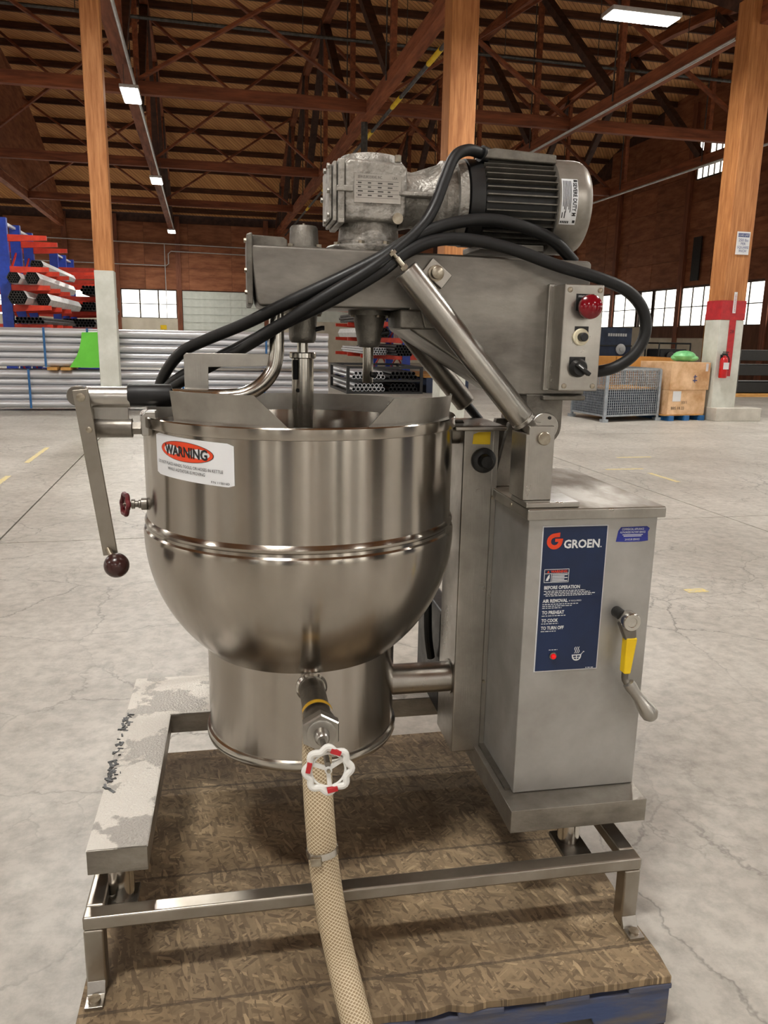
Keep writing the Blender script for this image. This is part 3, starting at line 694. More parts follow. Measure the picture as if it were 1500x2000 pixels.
# ---- cantilever racks
def rack(x, ylist, levels, htop, arm, sides, label):
    t = thing('cantilever_rack', (x, ylist[0], 0), label, 'storage rack', frame='b')
    for y in ylist:
        u = box(x-.13, x+.13, y-.08, y+.08, 0, htop).build('upright', 'rack_blue', t)
        box(x-arm*(1 if -1 in sides else .1), x+arm*(1 if 1 in sides else .1), y-.06, y+.06, 0, .14).build('base_beam', 'rack_blue', t)
        for z in levels:
            for s_ in sides:
                a, b_ = sorted((x+s_*.13, x+s_*arm))
                q = MB().prism([(x+s_*.13, z-.11), (x+s_*arm, z-.05), (x+s_*arm, z+.06), (x+s_*.13, z+.06)], lambda p, r_: (p, y-.05, r_), (0, .1, 0))
                q.build('arm', 'rack_red', t)
    for i in range(len(ylist)-1):
        a, b_ = ylist[i], ylist[i+1]
        MB().box(x-.04, x+.04, a, b_, htop-.12, htop-.06).build('tie', 'label_white', t)
        for z0 in (.4, 1.5, 2.6):
            if z0+.9 < htop:
                MB().beam((x, a, z0), (x, b_, z0+1.0), .04, .04).build('cross_brace', 'rack_red', t); MB().beam((x, a, z0+1.0), (x, b_, z0), .04, .04).build('cross_brace', 'rack_red', t)
    return t
LV = (3.82, 3.05, 2.6, 2.1, 1.62, 1.1)
rack(-4.85, (22.4, 23.95, 25.6), LV, 4.28, 1.05, (1, -1), 'blue cantilever rack with red arms, behind the green sheet')
rack(-4.85, (29.7, 31.4, 33.2), (3.6, 3.2, 2.65, 2.15, 1.6, 1.1), 4.2, 1.5, (1, -1), 'farther blue cantilever rack with red arms near the back windows')
rack(6.45, (25.2, 27.6, 30.2), (3.1, 2.5, 1.95, 1.45, .92), 3.5, 1.5, (1, -1), 'blue cantilever rack with red arms behind the steel tube crate')
bsrc = {}
def bundle(x, y0, y1, z, rows, r, wrap, label, group, tube='black_tube'):
    """hexagonal bundle of tubes along y"""
    n = max(rows); H_ = len(rows)*r*1.75
    t = thing('tube_bundle', (x, y0, z), label, 'tube bundle', group, frame='b')
    for k, c in enumerate(rows):
        for i in range(c):
            cx = x+(i-(c-1)/2)*2*r; cz = z+r+k*1.74*r
            key = (r, y1-y0, tube)
            if key not in bsrc:
                bsrc[key] = MB().pipe((cx, y0, cz), (cx, y1, cz), r*.97, r*.78, n=10).build('tube', tube, t, org=(cx, y0, cz))
            else: inst(bsrc[key], 'tube', (cx, y0, cz), t)
    if wrap:
        w0 = rows[0]*r+.012; wm = n*r+.03; h_ = (len(rows)-1)*1.74*r+2*r
        poly = [(x-w0, z-.01), (x+w0, z-.01), (x+wm, z+h_/2), (x+rows[-1]*r+.012, z+h_+.012), (x-rows[-1]*r-.012, z+h_+.012), (x-wm, z+h_/2)]
        m = MB(); k = len(poly); v = [(a, y, b_) for y in (y0+.03, y1-.03) for a, b_ in poly]
        m.add(v, [(i, (i+1) % k, k+(i+1) % k, k+i) for i in range(k)]); m.build('plastic_wrap', 'wrap', t)
    return t
HEX = (4, 5, 6, 7, 6, 5, 4)
L1 = 'tube bundle in white plastic wrap lying on the blue cantilever rack'; G1 = 'wrapped bundles on the cantilever rack'
H5 = (3, 4, 5, 4, 3)
for (x, y0, y1, z, rows, r_, nm) in ((-4.13, 21.9, 28.0, 2.672, H5, .030, 'third arms from the top, nearer the arm tips'), (-4.52, 21.7, 28.0, 2.672, H5, .027, 'third arms from the top, against the uprights'), (-4.46, 21.7, 27.6, 2.172, (4, 5, 6, 5, 4), .034, 'fourth arms from the top, against the uprights'), (-4.03, 22.6, 28.2, 2.172, H5, .032, 'fourth arms from the top, nearer the arm tips'), (-4.2, 23.0, 28.6, 3.122, (3, 4, 3), .035, 'second arms from the top')):
    bundle(x, y0, y1, z, rows, r_, True, 'white-wrapped tube bundle on the '+nm, G1, tube='galv_dark')
L2 = 'bundle of bare black tubes on the farther cantilever rack'; G2 = 'black tube bundles on the farther rack'
bundle(-3.62, 28.4, 35, 2.72, (4, 5, 4), .055, False, 'bare black tubes on the highest loaded arms of the farther rack', G2)
bundle(-4.28, 28.8, 35, 2.22, (6, 7, 6), .045, False, 'bare black tubes behind the arm tips of the farther rack', G2)
bundle(-3.6, 28.4, 35, 2.22, (5, 6, 5), .05, False, 'bare black tubes at the arm tips of the farther rack, middle arms', G2)
bundle(-4.0, 28.4, 35, 1.67, (10, 11, 10), .05, False, 'wide layer of bare black tubes on the low arms of the farther rack', G2)
L3 = 'row of dark tubes on the lowest arms of the nearer rack'
bundle(-4.25, 21.8, 27, 1.69, (8, 7), .045, False, L3, 'dark tubes on the low rack arms')
bundle(5.75, 22.6, 28.5, .99, (5, 6, 7, 6), .045, False, 'bundle of dark tubes on the rack behind the tube crate', None)
bundle(5.2, 23.5, 29, .99, (5, 6, 5), .04, False, 'flat pale tube bundle on the rack behind the tube crate', None, tube='galv')
bundle(5.3, 24.2, 29.5, 1.52, (6, 7, 6), .05, True, 'wrapped tube bundle above the dark tubes on the rack', None)
bundle(7.4, 24.6, 29.5, 1.52, (6, 7, 6), .05, True, 'wrapped tube bundle on the window side of the rack', None)
bundle(5.3, 24.4, 29.5, 2.02, (6, 7, 6), .05, False, 'dark tubes on the upper arms of the rack behind the crate', None)
bundle(5.4, 24.0, 29.5, 2.57, (7, 6), .05, True, 'wrapped tubes on the second arms of the rack behind the crate', None)
# ---- black steel crate with tubes lying in it
ct = thing('tube_crate', (4.85, 21.3, 0), 'black steel crate frame holding dark tubes on two levels', 'crate', frame='b')
for x in (3.82, 5.88):
    for y in (21.2, 24.0): box(x-.04, x+.04, y-.04, y+.04, 0, .74).build('post', 'black', ct)
for z in (.03, .36, .71):
    for y in (21.2, 24.0): box(3.82, 5.88, y-.035, y+.035, z-.03, z+.03).build('rail', 'black', ct)
    for x in (3.82, 5.88): box(x-.035, x+.035, 21.2, 24.0, z-.03, z+.03).build('rail', 'black', ct)
for z in (.062, .392): bundle(4.4, 21.25, 25.0, z, (8, 7), .058, False, 'layer of pale tubes on the %s level of the black steel crate' % ('upper' if z > .3 else 'lower'), 'tubes in the steel crate', tube='galv')
for z in (.062, .392): bundle(5.38, 21.25, 25.0, z, (7, 6), .058, False, 'layer of dark tubes on the %s level of the black steel crate' % ('upper' if z > .3 else 'lower'), 'tubes in the steel crate')
t = thing('lumber_stack', (6.9, 22.5, 0), 'low dark stack with a tan board on top beside the tube crate', 'stack', frame='b')
box(6.15, 7.4, 21.6, 24.6, 0, .42).build('dark_load', 'navy_metal', t); box(6.1, 7.2, 21.7, 25, .42, .47).build('board', 'lumber', t)
# ---- wire cage
cg = thing('wire_cage', (7.45, 13.7, 0), 'grey wire mesh pallet cage filled with dark parts', 'cage', frame='b')
ca, sa = cos(R(14)), sin(R(14))
def cp(u, v, z): return (7.45+u*ca-v*sa*.35, 13.7+u*sa+v*ca, z)
CW, CDp, CH = 1.36, 1.2, 1.0
for u in (0, CW):
    for v in (0, CDp): MB().beam(cp(u, v, 0), cp(u, v, CH), .05, .05, up=(1,0,0)).build('post', 'wire', cg); MB().beam(cp(u, v, 0), cp(u, v, .06), .12, .12, up=(1,0,0)).build('foot', 'wire', cg)
for (a, b_) in (((0,0),(CW,0)), ((CW,0),(CW,CDp)), ((0,CDp),(CW,CDp)), ((0,0),(0,CDp))):
    m = MB()
    for z in (.12, CH): MB().beam(cp(*a, z), cp(*b_, z), .035, .035).build('edge_rail', 'wire', cg)
    m = MB(); n = 26
    for i in range(1, n):
        f_ = i/n; p = [a[k]+(b_[k]-a[k])*f_ for k in (0, 1)]; m.beam(cp(*p, .12), cp(*p, CH), .012, .012, up=(1,0,0))
    for k in range(1, 18): m.beam(cp(*a, .12+k*.05), cp(*b_, .12+k*.05), .008, .008)
    m.build('mesh_panel', 'wire', cg, kind='stuff')
m = MB(); m.prism([(.03, .03), (CW-.03, .03), (CW-.03, CDp-.03), (.03, CDp-.03)], lambda a, b_: cp(a, b_, .12), (0, 0, .48)); m.build('cage_load', 'navy_metal', label='dark blue load filling the lower half of the wire cage', cat='load', frame='b')
m = MB(); m.prism([(-.01+.05, .04), (CW-.05, .04), (CW-.05, CDp-.1), (.05, CDp-.1)], lambda a, b_: cp(a, b_, .605), (0, 0, .03)); m.build('plywood_sheet', 'lumber', label='tan plywood sheet lying on the load in the wire cage', cat='board', frame='b')
# ---- cartons on blue pallet
def rotbox(cx, cy, sx, sy, z0, z1, a):
    return MB().obox((cx, cy, (z0+z1)/2), (cos(a)*sx/2, sin(a)*sx/2, 0), (-sin(a)*sy/2, cos(a)*sy/2, 0), (0, 0, (z1-z0)/2))
pl = thing('carton_pallet', (9.75, 14.75, 0), 'blue wooden pallet under the stacked cartons', 'pallet', frame='b')
for u in (-.42, 0, .42):
    rotbox(9.3+u*.9, 14.4+u*.12, .12, 1.0, 0, .1, R(8)).build('stringer', 'strap', pl)
for k in range(5): rotbox(9.3, 14.0+k*.2, .98, .14, .1, .12, R(8)).build('deck_board', 'lumber', pl)
c1 = rotbox(9.3, 14.4, .92, .9, .12, .6, R(8)).build('carton', 'cardboard', label='lower tan carton on the blue pallet with printed numbers', cat='carton', frame='b', bev=.006)
c2 = rotbox(9.32, 14.41, .96, .94, .603, 1.14, R(8)).build('carton', 'cardboard', label='upper tan carton on the blue pallet under a green bag', cat='carton', frame='b', bev=.006)
def cface(cx, cy, sy, a, a_=R(8)): return lambda u, v: (cx+cos(a_)*u+sin(a_)*(sy/2+.003), cy+sin(a_)*u-cos(a_)*(sy/2+.003), v)
fn = cface(9.3, 14.4, .9, 0)
MB().text('1011', .08, lambda a, b_: fn(a-.15, .33+b_)).text('BBS 18.22', .08, lambda a, b_: fn(a-.38, .22+b_)).build('lettering', 'ink', c1, flat=True)
m = MB(); m.prism([(-.36, .38), (-.16, .38), (-.16, .58), (-.36, .58)], lambda a, b_: fn(a, b_), (0, -.002, 0)); m.build('shipping_label', 'label_white', c1)
fn2 = cface(9.32, 14.41, .94, 0)
m = MB(); m.prism([(.1, .75), (.12, .75), (.12, .9), (.1, .9)], lambda a, b_: fn2(a, b_), (0, -.002, 0)).prism([(.06, .78), (.17, .78), (.17, .8), (.06, .8)], lambda a, b_: fn2(a, b_), (0, -.002, 0)).prism([(.07, .85), (.16, .86), (.16, .875), (.07, .865)], lambda a, b_: fn2(a, b_), (0, -.002, 0)); m.build('ink_mark', 'ink_blue', c2)
m = MB(); m.prism([(.36, .97), (.42, .97), (.42, 1.12), (.36, 1.12)], lambda a, b_: fn2(a, b_), (0, -.002, 0)); m.build('white_tag', 'label_white', c2)
m = MB().sphere((9.5, 14.4, 1.255), .2, n=16, m=8, sc=(1.2, .9, .55)).sphere((9.62, 14.35, 1.215), .13, n=12, m=7, sc=(1.3, .9, .5)).sphere((9.38, 14.45, 1.22), .12, n=12, m=7, sc=(1.1, 1, .6))
m.build('plastic_bag', 'green_bag', label='crumpled pale green plastic bag on the upper carton', cat='bag', frame='b')
c3 = thing('open_carton', (9.3, 15.9, 0), 'large open orange-brown carton behind the stacked cartons', 'carton', frame='b')
for (x0, x1, y0, y1) in ((8.55, 8.57, 15.4, 16.4), (9.95, 9.97, 15.4, 16.4), (8.55, 9.97, 15.4, 15.42), (8.55, 9.97, 16.38, 16.4)): box(x0, x1, y0, y1, 0, 1.2).build('carton_side', 'cardboard_orange', c3)
# ---- machinery by the right wall
t = thing('machine_cabinet', (15.2, 28, 0), 'navy steel machine cabinet with two pale reels near the right wall', 'machine', frame='b')
box(14.0, 15.9, 27.6, 29, 0, 2.05).build('body', 'navy_metal', t, bev=.02); box(14.0, 15.9, 27.55, 27.6, 1.35, 1.4).build('trim', 'black', t)
for z in (.75, 1.25): MB().turn((15.45, 27.6, z), (0,-1,0), [(.2, 0), (.2, .05), (.07, .06), (.07, .1)], n=20).build('reel', 'lamp_body', t)
for k in range(8): box(14.9+k*.1, 14.97+k*.1, 27.58, 27.6, 1.72, 1.83).build('white_mark', 'ink_white', t)
t = thing('engine_unit', (16.6, 26, 0), 'black open-frame engine unit on a red toolbox', 'machine', frame='b')
box(15.6, 17.6, 25.5, 26.6, 0, .85).build('red_chest', 'tool_red', t, bev=.02); box(15.9, 17.0, 25.6, 26.5, .85, 1.3).build('engine_block', 'black', t, bev=.05)
m = MB()
for x in (15.85, 17.1): m.tube([(x, 25.6, .85), (x, 25.6, 1.5), (x, 26.5, 1.5), (x, 26.5, .85)], .03, n=8)
for y in (25.6, 26.5): m.tube([(15.85, y, 1.5), (17.1, y, 1.5)], .03, n=8)
m.build('tube_frame', 'black', t)
MB().turn((16.3, 25.58, 1.05), (0,-1,0), [(.16, 0), (.16, .06), (.05, .07)], n=16).build('fan_cover', 'galv_dark', t)
m = MB()
for (x, y, z, r_) in ((15.0, 23.5, .45, .5), (15.6, 23.4, .4, .5), (16.2, 23.5, .35, .45), (14.6, 23.6, .35, .4)): m.sphere((x, y, z), r_, n=14, m=8, sc=(1.1, .8, .9))
m.build('black_tarp', 'black', label='heap of black plastic tarp in front of the engine unit', cat='tarp', frame='b')
box(18.6, 18.75, 27.0, 27.1, 0, 2.6).build('leaning_board', 'lumber', label='light board leaning by the post of the right wall', cat='board', frame='b')
t = thing('low_shelving', (17.5, 20.5, 0), 'long low black shelving unit beside the red-banded column', 'shelving', frame='b')
for z in (.12, .62, 1.05): box(15.2, 19.5, 20.4, 21.6, z, z+.3).build('shelf', 'black', t, bev=.01)
for x in (15.2, 17.3, 19.4): box(x, x+.1, 20.38, 21.62, 0, 1.36).build('upright', 'galv_dark', t)
box(15.2, 19.5, 20.3, 21.6, 0, .1).build('timber_base', 'lumber', t)

# ---- cabinets added unseen behind the viewer, to band the kettle's reflections
def cabinet(x, y, w_, h_, m_, a, label):
    t = thing('reflection_cabinet', (x, y, 0), label, 'cabinet', 'cabinets added for the kettle reflections')
    X = Vector((cos(a), sin(a), 0)); Y = Vector((-sin(a), cos(a), 0)); c = Vector((x, y, 0))
    MB().obox(c+Vector((0, 0, h_/2)), X*w_/2, Y*.3, Vector((0, 0, h_/2))).build('body', m_, t, bev=.01)
    for s_ in (-1, 1):
        d_ = MB().obox(c+X*s_*w_*.245+Y*.31+Vector((0, 0, h_/2)), X*w_*.235, Y*.01, Vector((0, 0, h_*.46))).build('door', m_, t, bev=.004)
        MB().obox(c+X*s_*w_*.06+Y*.33+Vector((0, 0, h_*.55)), X*.012, Y*.012, Vector((0, 0, .08))).build('handle', 'bolt', d_)
for x, y, w_, h_, m_, nm in ((-3.3, -3.0, .8, 2.2, 'black', 'black'), (4.7, -2.0, .9, 2.2, 'black', 'black'), (-4.9, -1.6, .9, 2.0, 'white_paint', 'white'), (1.6, -4.6, .8, 2.1, 'white_paint', 'white'), (3.6, -3.6, .7, 2.1, 'white_paint', 'white'), (2.6, -4.4, .55, 2.1, 'black', 'black'), (-1.6, -5.0, .9, 2.1, 'navy_metal', 'navy'), (-2.6, -4.4, .6, 2.2, 'white_paint', 'white'), (6.2, .3, 1.2, 2.0, 'navy_metal', 'navy'), (-5.6, .6, .8, 2.1, 'black', 'black')):
    cabinet(x, y, w_, h_, m_, math.atan2(1.87-y, .14-x)-PI/2, 'tall %s cabinet added out of view for bands in the kettle reflection' % nm)
# ================================================================== PALLET + BOARD (frame 'm' from here)
PT = .158
pal = thing('wooden_pallet', (.26, 1.87, 0), 'scuffed blue wooden pallet under the board that carries the mixer', 'pallet')
for y0, y1 in ((1.305, 1.345), (1.83, 1.87), (2.38, 2.42)):
    # stringer with two fork notches
    P = [(-.345, .03), (-.345, .125), (.9, .125), (.9, .03), (.74, .03), (.72, .07), (.53, .07), (.51, .03), (.02, .03), (0, .07), (-.19, .07), (-.21, .03)]
    MB().prism(P, lambda a, b: (a, y0, b), (0, y1-y0, 0)).build('stringer', 'blue_wood', pal, bev=.004)
for i in range(7):
    x = -.345+i*.191; box(x, x+.1, 1.30, 2.425, .1255, .139).build('deck_board', 'blue_wood', pal, bev=.003)
for x in (-.345, .2, .78):
    box(x, x+.12, 1.31, 2.42, .008, .0295).build('bottom_board', 'blue_wood_dark', pal, bev=.003)
# OSB sheet with a ragged front edge
random.seed(3)
fr = [(-.347+.0415*i, 1.298+random.uniform(-.004, .005)+(.005 if random.random() < .12 else 0)) for i in range(31)]
rg = [(.9+random.uniform(-.006, .006), 1.31+.056*i) for i in range(1, 20)]
poly = fr+rg+[(.9, 2.432), (-.347, 2.42)]
ob = MB().prism(poly, lambda a, b: (a, b, .1395), (0, 0, PT-.1395)); 
ob.build('osb_sheet', 'osb', label='worn strand board sheet lying on the blue pallet', cat='board', bev=.002)

# ================================================================== THE MIXER
mx = thing('kettle_mixer', (.28, 1.9, PT), 'stainless steel tilting kettle mixer with gear motor, console and crank', 'kettle mixer')
def part(mb, name, m_, parent=None, **k): return mb.build(name, m_, parent or mx, **k)
# ---------------- stand
XA, XB, YA, YC = -.337, .893, 1.453, 2.34
for (x0, x1, y0, y1) in ((XA, XB, YA, YA+.038), (XA, XB, YC-.038, YC), (XA, XA+.038, YA+.038, YC-.038), (XB-.038, XB, YA+.038, YC-.038)):
    part(box(x0, x1, y0, y1, .308, .339), 'frame_rail', 'frame_steel', bev=.005)
for sx in (0, 1):
    for sy in (0, 1):
        x0 = XA if sx == 0 else XB-.04; y0 = YA if sy == 0 else YC-.04
        l = part(box(x0, x0+.04, y0, y0+.04, PT+.004, .308), 'leg', 'frame_steel', bev=.005)
        s = -1 if sy == 0 else 1; ye = y0 if sy == 0 else y0+.04
        P = [(ye, PT), (ye, PT+.03), (ye+s*.012, PT+.008), (ye+s*.045, PT+.008), (ye+s*.045, PT)]
        part(MB().prism(P, lambda a, b: (x0+.002, a, b), (.036, 0, 0)), 'foot_plate', 'steel', l, bev=.001)
        part(MB().cyl((x0+.02, ye+s*.028, PT+.008), (x0+.02, ye+s*.028, PT+.014), .012, n=20), 'foot_bolt', 'bolt', l)
# gussets + stub pipes
for (x, y) in ((-.275, 1.565), (.775, 1.60), (-.275, 2.2), (.775, 2.2)):
    part(MB().turn((x, y, .30), (0,0,1), [(.027, 0), (.027, .082)], n=28), 'stub_pipe', 'polished')
    part(box(x-.035, x+.035, y-.075 if y < 2 else y-.035, y+.035, .29, .302), 'corner_plate', 'steel_dark', bev=.002)
# U platform (inverted channel)
def channel(poly, name, top):
    n = len(poly); m = MB()
    m.add([(x, y, .436) for x, y in poly]+[(x, y, .379) for x, y in poly], [tuple(range(n))])
    m.cur = 1; k = len(m.v)
    m.add([(x, y, .436) for x, y in poly]+[(x, y, .379) for x, y in poly], [(i, i+n, (i+1) % n+n, (i+1) % n) for i in range(n)])
    bm = bmesh.new(); o = part(m, name, [top, 'tray_steel'])
    bm.from_mesh(o.data); bmesh.ops.remove_doubles(bm, verts=bm.verts, dist=1e-5); bmesh.ops.delete(bm, geom=[v for v in bm.verts if not v.link_faces], context='VERTS'); bm.to_mesh(o.data); bm.free()
    sd = o.modifiers.new('shell', 'SOLIDIFY'); sd.thickness = .003; sd.offset = -1
    b = o.modifiers.new('bevel', 'BEVEL'); b.width = .003; b.segments = 2; b.limit_method = 'ANGLE'; b.angle_limit = R(50); b.harden_normals = True
channel([(-.337, 1.5335), (-.213, 1.5335), (-.213, 2.133), (.598, 2.133), (.598, 2.392), (-.337, 2.392)], 'platform', 'stained')
channel([(.599, 1.5335), (.938, 1.5335), (.938, 2.392), (.599, 2.392)], 'console_platform', 'tray_steel')
random.seed(11)
m = MB()
for k in range(70):
    yy = random.choice((1.80, 1.83, 1.87, 1.95, 2.08, 2.12))+random.gauss(0, .022); xx = -.337+abs(random.gauss(0, .008)); l_ = random.uniform(.003, .012); a_ = random.uniform(0, PI)
    m.obox((xx, yy, .4375+random.uniform(0, .0015)), (cos(a_)*l_, sin(a_)*l_, 0), (-sin(a_)*l_*.3, cos(a_)*l_*.3, 0), (0, 0, .0012))
part(m, 'black_residue', 'black', kind='stuff')
# ---------------- console
XCl, XCr, YCF = .627, .937, 1.6035
con = part(box(XCl, XCr, YCF, 2.12, .4365, 1.113), 'console_cabinet', 'steel_panel', bev=.003)
part(box(.618, .949, 1.590, 2.13, 1.113, 1.1375), 'lid', 'steel', con, bev=.003)
part(box(.6205, .9465, 1.5925, 2.1275, 1.137, 1.1385), 'lid_surface', 'cabinet_top', con)
part(MB().cyl((.618, 1.70, 1.126), (.6165, 1.70, 1.126), .005, n=12), 'screw', 'bolt', con)
part(box(.612, .627, 1.62, 2.1, .4365, .4420), 'base_flange', 'steel_dark', con)
# navy instruction panel
PX0_, PX1_, PZ0, PZ1 = .662, .8135, .7505, 1.0945
PW, PH = PX1_-PX0_, PZ1-PZ0
part(box(PX0_-.0025, PX1_+.0025, 1.6022, 1.6035, PZ0-.0025, PZ1+.0025), 'panel_border', 'ink_white', con)
np_ = part(box(PX0_, PX1_, 1.6008, 1.6023, PZ0, PZ1), 'instruction_panel', 'label_navy', label='navy printed instruction panel')
LY = 1.6003
def L2(u, v): return (PX0_+u*PW, LY, PZ1-v*PH)
def tx_panel(mb, s, u0, v, h, width=None, bold=True):
    return mb.text(s, h, lambda a, b: (PX0_+u0*PW+a, LY, PZ1-v*PH+b), 'LEFT', width=width*PW if width else None, bold=bold)
m = MB(); tx_panel(m, 'GROEN', .325, .142, .0268, .57); tx_panel(m, '.', .905, .142, .018, None)
part(m, 'brand_lettering', 'ink_white', np_, flat=True)
# G logo: open ring with a hooked bar
m = MB(); cx, cz, ro, ri = PX0_+.178*PW, PZ1-.095*PH, .0185, .0088
N_ = 40; a0, a1 = R(95), R(358)
v = []
for i in range(N_+1):
    a = a0+(a1-a0)*i/N_; v += [(cx+ro*cos(a), LY, cz+ro*sin(a)), (cx+ri*cos(a), LY, cz+ri*sin(a))]
m.add(v, [(2*i, 2*i+2, 2*i+3, 2*i+1) for i in range(N_)])
Ly2 = LY-.0003
m.add([(cx-.002, Ly2, cz+ro), (cx+.012, Ly2, cz+ro+.002), (cx+.0115, Ly2, cz+.010), (cx-.001, Ly2, cz+.0095)], [(0,1,2,3)])
m.add([(cx+.0005, Ly2, cz+.0065), (cx+ro+.001, Ly2, cz+.006), (cx+ro, Ly2, cz-.001), (cx+.0005, Ly2, cz-.001)], [(0,1,2,3)])
part(m, 'emblem', 'orange_red', np_, flat=True)
for a_ in (('BEFORE OPERATION', .06, .421, .0112, .57), ('AIR REMOVAL', .05, .514, .0112, .40), ('TO PREHEAT', .05, .595, .0112, .355), ('TO COOK', .05, .651, .0112, .265), ('TO TURN OFF', .05, .704, .0112, .365)):
    m = MB(); tx_panel(m, *a_); part(m, 'heading_lettering', 'ink_white', np_, flat=True)
m = MB(); tx_panel(m, 'IF REQUIRED', .47, .512, .005, .2, False); part(m, 'note_lettering', 'ink_white', np_, flat=True)
m = MB()
def dashes(u0, u1, v, h=.0022):
    u = u0
    while u < u1:
        d = random.uniform(.02, .06); e_ = min(u+d, u1)
        m.add([L2(u, v), L2(e_, v), L2(e_, v+h/PH*.8), L2(u, v+h/PH*.8)], [(0,1,2,3)]); u = e_+.012
for (u0, u1, v) in ((.06, .72, .432), (.09, .80, .443), (.06, .88, .454), (.09, .83, .465), (.05, .62, .524), (.05, .52, .537), (.05, .36, .550), (.05, .43, .605), (.05, .32, .660), (.05, .29, .714), (.2, .34, .848), (.82, .95, .99)): dashes(u0, u1, v)
part(m, 'small_print', 'ink_white', np_, flat=True, kind='stuff')
# small WARNING box
m = MB()
u0, u1, v0, v1 = .047, .44, .283, .376; tk = .0012
for (a, b, c, d) in ((u0, u1, v0, v0+tk/PH), (u0, u1, v1-tk/PH, v1), (u0, u0+tk/PW, v0, v1), (u1-tk/PW, u1, v0, v1), (u0, u1, .312, .312+tk/PH), (u0+.11, u0+.11+tk/PW, .312, v1)):
    m.add([L2(a, c), L2(b, c), L2(b, d), L2(a, d)], [(0,1,2,3)])
m.add([L2(.075, .362), L2(.09, .345), L2(.11, .328), L2(.135, .318), L2(.135, .345), L2(.12, .352), L2(.115, .362)], [tuple(range(7))])
for k in range(5):
    v_ = .320+k*.0105; m.add([L2(.175, v_), L2(.42-.05*(k % 2), v_), L2(.42-.05*(k % 2), v_+.006), L2(.175, v_+.006)], [(0,1,2,3)])
part(m, 'warning_box', 'ink_white', np_, flat=True)
m = MB(); tx_panel(m, 'WARNING', .15, .308, .0082, .26); m.add([L2(.09, .308), L2(.13, .308), L2(.11, .292)], [(0,1,2)])
part(m, 'warning_lettering', 'orange_red', np_, flat=True)
# steaming pot icon
m = MB(); cx, cz = PX0_+.66*PW, PZ1-.905*PH
def ringarc(cx, cz, r0, r1, a0, a1, n_=18):
    v = []
    for i in range(n_+1):
        a = R(a0+(a1-a0)*i/n_); v += [(cx+r0*cos(a), LY, cz+r0*sin(a)), (cx+r1*cos(a), LY, cz+r1*sin(a))]
    m.add(v, [(2*i, 2*i+2, 2*i+3, 2*i+1) for i in range(n_)])
ringarc(cx, cz, .0085, .0115, 170, 370); m.add([(cx-.0118, LY, cz+.004), (cx+.0118, LY, cz+.004), (cx+.0118, LY, cz+.0015), (cx-.0118, LY, cz+.0015)], [(0,1,2,3)])
m.add([(cx-.0095, LY, cz-.004), (cx+.0095, LY, cz-.004), (cx+.0095, LY, cz-.0025), (cx-.0095, LY, cz-.0025)], [(0,1,2,3)]); m.add([(cx-.001, LY, cz+.002), (cx+.001, LY, cz+.002), (cx+.001, LY, cz-.011), (cx-.001, LY, cz-.011)], [(0,1,2,3)])
m.add([(cx+.0118, LY, cz+.004), (cx+.017, LY, cz+.010), (cx+.016, LY, cz+.0108), (cx+.010, LY, cz+.004)], [(0,1,2,3)]); m.add([(cx+.015, LY, cz+.009), (cx+.0185, LY, cz+.009), (cx+.0185, LY, cz+.0115), (cx+.015, LY, cz+.0115)], [(0,1,2,3)])
for dx in (-.006, -.0015, .003):
    v = []
    for i in range(9):
        t = i/8; x = cx+dx+.002*sin(t*6)+.003*t; v += [(x-.0009, LY, cz+.007+t*.016), (x+.0009, LY, cz+.007+t*.016)]
    m.add(v, [(2*i, 2*i+1, 2*i+3, 2*i+2) for i in range(8)])
part(m, 'pot_icon', 'ink_white', np_, flat=True)
lx, lz = PX0_+.27*PW, PZ1-.893*PH
part(MB().turn((lx, 1.601, lz), (0,-1,0), [(.0088, 0), (.0088, .003), (.0066, .004)], n=20), 'lamp_bezel', 'steel_dark', np_)
part(MB().turn((lx, 1.598, lz), (0,-1,0), [(.0066, 0), (.006, .005), (.003, .0075), (.0005, .008)], n=20), 'indicator_lamp', 'red_lamp', np_)
# blue service sticker, torn corners
sp = [(.838, 1.056), (.842, 1.081), (.848, 1.090), (.912, 1.091), (.919, 1.086), (.915, 1.078), (.917, 1.057), (.90, 1.055), (.86, 1.055)]
st = part(MB().prism(sp, lambda a, b: (a, 1.6035, b), (0, -.0008, 0)), 'service_sticker', 'label_blue', label='torn blue service sticker')
m = MB()
for s_, z, h, wd in (('COMMERCIAL APPLIANCE', 1.0825, .0072, .054), ('AUTHORIZED FACTORY SERVICE', 1.0755, .0066, .062), ('24 HOUR SERVICE', 1.0585, .0066, .036)):
    m.text(s_, h, lambda a, b: (.8775+a, 1.6024, z+b), 'CENTER', width=wd)
for z, wd in ((1.0712, .05), (1.0678, .044)): m.add([(.8775-wd/2, 1.6024, z), (.8775+wd/2, 1.6024, z), (.8775+wd/2, 1.6024, z+.0015), (.8775-wd/2, 1.6024, z+.0015)], [(0,1,2,3)])
part(m, 'lettering', 'ink_white', st, flat=True)
